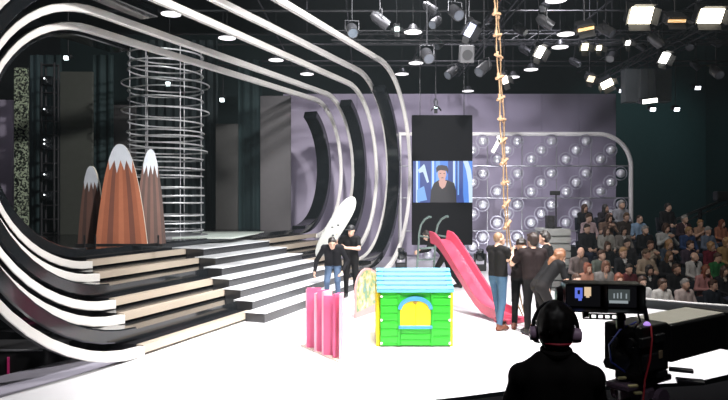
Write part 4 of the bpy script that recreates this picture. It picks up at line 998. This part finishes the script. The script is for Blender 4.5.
# dark equipment case with magenta edge lights in the pit at far left
t = thing('equipment_case', 'black equipment case with magenta edge lights in the dark pit at lower left', 'equipment case', (X(14, 9.2), 9.2, SF))
b = MB(); cc = Vector((X(14, 9.2), 9.2, 0)); b.box((cc.x, cc.y, -.35), (1.3, .7, 1.08), bevel=.02); b.build('case', M_BLACK, t)
b = MB()
for dx in (-.1, .12): b.box((cc.x + dx, cc.y - .36, -.28), (.025, .02, .75))
b.build('light_strip', mat('magenta_strip', (.2, .02, .08), .5, emit=(.4, .02, .11), es=.4), t)
b = MB(); b.box((cc.x, cc.y - .36, .19), (1.2, .02, .02)); b.build('top_edge', M_STEEL, t)

# ------------------------------------------------------------------ overhead: pipes, pads, lamps
def pipe(p, q, r, lab, m=M_DARKMETAL):
    b = MB(); b.cyl(p, q, r, 8); return tag(b.build('lighting_pipe', m, origin=(Vector(p) + Vector(q)) / 2), lab, 'pipe', 'pipes of the lighting grid')
PM = mat('grid_grey', (.028, .028, .032), .5)
for i, Y in enumerate([12.5, 14.5, 16.5, 18.5, 20.5, 22.5, 24.5, 26]):
    pipe((-8 if Y > 16 else -3, Y, 7.7 + .15 * (i % 2)), (15, Y, 7.7 + .15 * (i % 2)), .035, 'dark pipe of the ceiling lighting grid', PM)
for i, x in enumerate([-3, -.5, 2, 4.5, 7, 9.5, 12]):
    pipe((x, 9, 7.95), (x, 28, 7.95), .03, 'dark pipe of the ceiling lighting grid', PM)
# triangular truss
def truss(p, q, lab):
    p, q = Vector(p), Vector(q); e = (q - p).normalized(); s = Vector((-e.y, e.x, 0)); n = int((q - p).length / .5)
    t = thing('lighting_truss', lab, 'truss', (p + q) / 2)
    ch = [s * .2, s * -.2, Vector((0, 0, .34))]
    b = MB()
    for c in ch: b.cyl(p + c, q + c, .025, 6)
    b.build('chord', PM, t); b = MB()
    for i in range(n):
        a, c = p + (q - p) * i / n, p + (q - p) * (i + 1) / n
        for j in range(3): b.cyl(a + ch[j], c + ch[(j + 1) % 3], .012, 5)
    b.build('bracing', PM, t)
truss((-1, 19.5, 7.2), (14, 19.5, 7.2), 'dark lattice truss across the ceiling in front of the lilac wall')
truss((3.7, 12, 7.4), (3.7, 26, 7.4), 'dark lattice truss running away from the viewer to the right of the rope ladder')
truss((9.5, 14, 7.0), (9.5, 26, 7.0), 'dark lattice truss running away from the viewer above the audience')

M_PAD = mat('pad_glow', (.9, .9, .9), emit=(1, .98, 1.0), es=1.6)
pads = [(413, 32), (416, 63), (402, 74), (468, 91), (531, 69.5), (513, 77), (556, 0), (566, 34), (560, 47), (227, 38), (276, 60), (307, 74), (171, 14)]
places = ['left of the lilac wall top, the nearest of its three', 'middle of the three above the outermost arch corner', 'just above the outermost arch corner, lowest of three', 'over the top of the black video board', 'right of the rope ladder, upper of two', 'touching the rope ladder, lower of two', 'at the very top edge of the room view', 'beside the orange-lit lamp, nearer of two', 'beside the orange-lit lamp, farther of two', 'second from left under the arch tops', 'third from left under the arch tops', 'nearest the right bend of the arch tops', 'leftmost above the stage arches']
pad0 = None
for (px, y), pl in zip(pads, places):
    Y = 4.5 * F / (200 - y); c = Vector((X(px, Y), Y, 6.8)); lab = 'round white ceiling downlight, ' + pl
    if pad0 is None:
        pad0 = thing('ceiling_downlight', lab, 'light', c, 'round white downlights')
        b = MB(); b.cyl(c, c + Vector((0, 0, .05)), .25, 28); b.cyl(c + Vector((0, 0, .05)), c + Vector((0, 0, .2)), .16, 20, .08); b.build('housing', M_DARKMETAL, pad0, smooth=True)
        b = MB(); b.cyl(c + Vector((0, 0, -.012)), c, .235, 28); b.build('diffuser', M_PAD, pad0)
        b = MB(); b.cyl(c + Vector((0, 0, .2)), Vector((c.x, c.y, 10.99)), .008, 6); b.build('drop_wire', M_BLACK, pad0)
    else: clone(pad0, c, lab)

def lamp(px, y, Y, w, h_, lab, col, es, tilt=35, yaw=0, roll=0, doors=True, grp='theatre lamps under the ceiling', tall=1.08):
    c = W(px, y, Y); R_ = Matrix.Rotation(math.radians(yaw), 3, 'Z') @ Matrix.Rotation(math.radians(tilt), 3, 'X') @ Matrix.Rotation(math.radians(roll), 3, 'Y')
    L_ = lambda x, yy, z: c + R_ @ Vector((x, yy, z))         # lens looks along local -Y
    t = thing('stage_lamp', lab, 'stage lamp', c, grp)
    b = MB(); b.box(L_(0, .16, 0), (w * 1.08, .3, h_ * tall), R_, .02); b.box(L_(0, .34, 0), (w * .7, .08, h_ * .7), R_, .02); b.build('housing', M_DARKMETAL, t)
    b = MB(); b.box(L_(0, 0, 0), (w, .02, h_), R_, .004); b.build('lens', mat('lamp_%d_%d_%d_%d' % (col[0] * 99, col[1] * 99, col[2] * 99, es * 10), (.9, .9, .9), emit=col, es=es), t)
    if doors:
        for (dx, dz, ww_, hh_, ax_) in ((0, .5, w, .2, 'x'), (0, -.5, w, .2, 'x'), (.5, 0, .2, h_, 'z'), (-.5, 0, .2, h_, 'z')):
            b = MB()
            if ax_ == 'x': b.box(L_(0, -.08, dz * (h_ * 1.05) + dz * .12), (w, .18, .01), R_ @ rx(-35 * (1 if dz > 0 else -1)), .002)
            else: b.box(L_(dx * (w * 1.05) + dx * .12, -.08, 0), (.01, .18, h_), R_ @ rz(35 * (1 if dx > 0 else -1)), .002)
            b.build('barn_door', M_BLACK, t)
    b = MB(); b.tube([L_(-w * .58, .15, 0), L_(-w * .58, .15, 0) + Vector((0, 0, h_ * .8)), L_(w * .58, .15, 0) + Vector((0, 0, h_ * .8)), L_(w * .58, .15, 0)], .014, 6)
    q = L_(0, .15, 0) + Vector((0, 0, h_ * .8)); b.cyl(q, (q.x, q.y, 10.99), .014, 6); b.build('yoke', M_DARKMETAL, t)
    return t
WARM = (1, .9, .68)
lamp(641, 15.5, 15, .52, .40, 'large bright warm softlight high on the right, left of the orange-lit lamp', WARM, 9)
lamp(711, 16, 15, .56, .34, 'large bright warm softlight at the top right corner', WARM, 9)
lamp(586, 29, 14.5, .36, .07, 'boxy lamp glowing orange above the two round downlights', (1, .55, .12), 1.3, roll=-12, tall=3.2)
lamp(677, 21, 15, .42, .07, 'boxy lamp glowing orange between the two large bright softlights', (1, .55, .15), .9, tall=3.2)
lamp(664.5, 58, 18.6, .24, .32, 'bright white lamp above the hanging dark box', (1, .98, .9), 8, roll=12)
lamp(607, 84, 20, .36, .24, 'tilted bright lamp at the top right corner of the lilac wall', WARM, 7, roll=-32)
lamp(591, 79, 20, .22, .2, 'dim cream lamp left of the tilted bright lamp', (1, .85, .6), 1.2, roll=12)
lamp(540, 52, 16, .18, .3, 'bright oval lamp to the right of the rope ladder', (1, .95, .85), 6, roll=20)
lamp(505, 80, 17, .15, .22, 'small white lamp shining right behind the rope ladder', (1, .92, .8), 3, roll=-20)
lamp(650, 101, 19.35, .45, .127, 'thin white strip lamp under the hanging dark box', (1, .97, .88), 5, tilt=10, roll=-7, doors=False)
lamp(585, 47, 18, .18, .2, 'small lamp right of the farther round downlight', (1, .9, .6), 4)
lamp(599, 48, 18, .14, .14, 'small lamp in the dark second right of the farther round downlight', (1, .9, .6), 4)
lamp(628, 43, 17, .12, .12, 'small white lamp below the left large softlight', (1, .95, .9), 5)
lamp(436, 107, 22, .12, .1, 'small spotlight shining down in front of the black video board top', (.8, 1, .95), 5, tilt=60)
lamp(397, 29, 18, .14, .12, 'small greenish-white spot left of the upper round downlight', (.8, 1, .95), 3)
lamp(470, 30, 13.6, .16, .3, 'bluish lamp above the hanging loudspeaker', (.5, .6, 1), .8, roll=25)
for px, y, w_ in ((622, 91, 'left of the strip lamp'), (653, 109.5, 'just below the strip lamp'), (677, 109.5, 'right of the strip lamp'), (698, 88, 'alone at the far right')):
    lamp(px, y, 24, .2, .13, 'small bluish-white spot on the dark wall, ' + w_, (.85, .9, 1), 5, tilt=25, doors=False)
for px, y, w_ in ((66, 58, 'above the olive panel'), (168, 84, 'inside the ring tower'), (222, 100, 'right of the ring tower')):
    lamp(px, y, 19.5 if px < 200 else 20.5, .13, .12, 'small bright spotlight ' + w_, (.85, 1, 1), 6, tilt=20, doors=False)
# dark unlit cans hanging in the grid
k = 0
spots = [(455, 12), (436, 22), (440, 44), (427, 55), (452, 72), (488, 20), (484, 68), (520, 30), (525, 50), (545, 22), (545, 6), (575, 62), (606, 30), (612, 56), (640, 46), (655, 40), (690, 45), (695, 65), (716, 72), (715, 42), (380, 20), (430, 8), (500, 44), (352, 30)]
can0 = None; rods = []
for px, y in spots:
    Y = 12.6 + (k * 3.7 % 10.5); c = W(px, y, Y); k += 1
    lab = 'dark unlit lamp can hanging among the ceiling pipes'
    if can0 is None:
        can0 = thing('lamp_can', lab, 'stage lamp', c, 'unlit lamp cans in the ceiling grid')
        Rt = rz(20) @ rx(35); Lc = lambda x, yy, z: c + Rt @ Vector((x, yy, z))
        b = MB(); b.tube([Lc(0, -.2, 0), Lc(0, .12, 0), Lc(0, .22, 0)], [.12, .12, .06], 16); b.build('can', mat('can_grey', (.05, .05, .055), .4, .4), can0, smooth=True)
        b = MB(); b.tube([Lc(-.15, 0, 0), Lc(-.15, 0, 0) + Vector((0, 0, .2)), Lc(.15, 0, 0) + Vector((0, 0, .2)), Lc(.15, 0, 0)], .012, 6); b.build('yoke', M_DARKMETAL, can0)
        b = MB(); b.cyl(Lc(0, -.205, 0), Lc(0, -.2, 0), .1, 16); b.build('lens', mat('dark_lens', (.1, .11, .13), .1), can0)
    else:
        cn = clone(can0, c, lab); cn.rotation_euler = (0, 0, random.uniform(-1.5, 1.5)); rods.append(cn)
for cn in [can0] + rods:
    c = cn.location; b = MB(); b.cyl((0, 0, .2), (0, 0, 10.99 - c.z), .012, 6); b.build('drop_rod', M_DARKMETAL, origin=(0, 0, 0)).parent = cn
# hanging loudspeaker
c = W(466.5, 54, 16); t = thing('hanging_loudspeaker', 'grey square loudspeaker hanging from the ceiling left of the rope ladder', 'loudspeaker', c)
b = MB(); b.box(c, (.36, .3, .44), rx(15), .03); b.build('cabinet', mat('speaker_grey', (.1, .1, .105), .6), t)
b = MB(); Rq = rx(15); f_ = c + Rq @ Vector((0, -.155, -.02)); b.cyl(f_, f_ + Rq @ Vector((0, -.012, 0)), .13, 24); b.build('grille', mat('grille_dark', (.03, .03, .032), .7), t)
b = MB(); b.cyl(c + Vector((0, .05, .2)), (c.x, c.y + .05, 10.99), .02, 6); b.build('hanger', M_DARKMETAL, t)
# hanging dark box of tall panels
t = thing('hanging_box', 'dark grey box of tall panels hanging above the audience', 'hanging box', W(643, 85, 20))
for (a, c_, Y) in ((625.5, 639.5, 20.1), (640, 655, 19.9), (655.5, 672, 20.3)):
    b = MB(); b.box(((X(a, Y) + X(c_, Y)) / 2, Y + .2, Z(85, Y)), (X(c_, Y) - X(a, Y) - .015, .4, (102 - 69) / F * Y), bevel=.015); b.build('panel', mat('box_grey', (.075, .085, .088), .7), t)
b = MB()
for px in (630, 658): b.cyl((X(px, 20.2), 20.3, Z(69, 20)), (X(px, 20.2), 20.3, 10.99), .015, 6)
b.build('hanging_cable', M_DARKMETAL, t)

# ------------------------------------------------------------------ light
def spot(name, loc, tgt, power, size, blend=.5, col=(1, 1, 1), rad=.3):
    l = bpy.data.lights.new(name, 'SPOT'); l.energy = power; l.spot_size = math.radians(size); l.spot_blend = blend; l.color = col; l.shadow_soft_size = rad
    o = bpy.data.objects.new(name, l); COL.objects.link(o); o.location = loc; o.rotation_euler = (Vector(tgt) - Vector(loc)).to_track_quat('-Z', 'Y').to_euler(); return o
spot('stage_key_spot', (1.5, 9.5, 10.3), (.8, 10.5, 0), 6500, 62, .6, (1, .98, 1))
spot('stage_front_spot', (1.0, 4.5, 9.8), (.6, 11.5, .4), 5000, 50, .6, (1, .98, .98))
spot('stage_back_spot', (1.5, 17, 10.3), (2.0, 15.5, 0), 6000, 60, .7, (1, .97, 1))
spot('stair_spot', (3, 12, 10.3), (-2.9, 15.0, 1.0), 6000, 36, .6, (.96, .98, 1))
spot('left_floor_spot', (-1.2, 6.5, 10.3), (-2.6, 8.0, 0), 2800, 60, .7, (1, .98, 1))
spot('right_floor_spot', (5.5, 11, 10.3), (5.2, 11.2, 0), 5000, 50, .7, (1, .98, 1))
spot('arch_front_spot', (5.5, 5.0, 8.8), (-1.6, 13.8, 3.4), 8500, 84, .8, (1, .98, .97))
spot('arch_left_spot', (0.5, 3.5, 7.5), (-4.6, 8.6, 1.2), 200, 50, .8, (1, .97, .93))
spot('lilac_wall_spot', (3.0, 21.5, 10.2), (3.5, 27, 2.2), 1000, 95, .9, (.93, .88, 1))
spot('bubble_spot', (6, 17.5, 10.4), (5.5, 24, 1.6), 2200, 75, .8, (.92, .9, 1))
spot('lilac_stage_spot', (-1.8, 22.3, 9.5), (-2.4, 27, 2.5), 260, 90, .9, (.93, .86, 1))
spot('audience_spot', (5, 9, 10.3), (8, 17, .5), 1700, 55, .8, (1, .92, .85), .6)
spot('mountain_spot', (-2, 10.5, 9.5), (-5.2, 14.2, 2.2), 140, 28, .7, (1, .96, .9))
spot('tower_spot', (-5.0, 15.2, 9.8), (-5.4, 17.3, 2), 420, 40, .7, (.9, 1, .97))
spot('set_spot', (-4, 16, 10.2), (-5, 20, 2.5), 150, 80, .9, (.85, 1, .98))
spot('arch_right_fill', (-1.0, 4.0, 9.2), (.2, 20.5, 3.4), 14000, 34, .7, (1, .98, 1))  # added light that whitens the right ends of the arches
spot('bubble_uplight', (6.0, 20.8, .25), (5.9, 24, 1.4), 420, 130, .9, (.9, .9, 1))
spot('bubble_uplight', (3.6, 20.9, .25), (3.6, 24, 1.2), 300, 130, .9, (.9, .9, 1))
spot('teal_haze_fill', (14.5, 26, 10.2), (14, 32.7, 3.5), 700, 80, .9, (.55, 1, 1))  # added teal light imitating the tint of the haze at upper right
spot('camera_fill', (2.6, 6.2, 10.3), (2.35, 4.5, 1.5), 1500, 16, .6, (1, .96, .86))  # added light that brightens the top of the television camera
spot('operator_fill', (1.5, -1.0, 10.0), (1.9, 4.2, 1.3), 420, 40, .7, (.95, .96, 1))  # added weak fill so operator and camera body show detail
spot('left_panel_fill', (-9.5, 17.5, 8.5), (-11.4, 20.2, 2.5), 160, 50, .8, (.95, .9, 1))  # added light that lifts the lilac panel at far left
w = bpy.data.worlds.new('studio_world'); scene.world = w; w.use_nodes = True
w.node_tree.nodes['Background'].inputs['Color'].default_value = (.5, .56, .62, 1); w.node_tree.nodes['Background'].inputs['Strength'].default_value = .05
vol = w.node_tree.nodes.new('ShaderNodeVolumeScatter'); vol.inputs['Density'].default_value = .0008; vol.inputs['Color'].default_value = (.8, .95, 1, 1)
w.node_tree.links.new(vol.outputs['Volume'], w.node_tree.nodes['World Output'].inputs['Volume'])

# ------------------------------------------------------------------ camera
cam = bpy.data.cameras.new('camera'); co = bpy.data.objects.new('camera', cam); COL.objects.link(co)
co.location = (0, 0, CAMZ); co.rotation_euler = (PI / 2, 0, 0); cam.sensor_width = 36; cam.lens = F / 728 * 36; cam.clip_end = 200
scene.camera = co
vs = scene.view_settings; vs.view_transform = 'Standard'; vs.look = 'None'; vs.gamma = 1; vs.exposure = 0; vs.use_curve_mapping = False
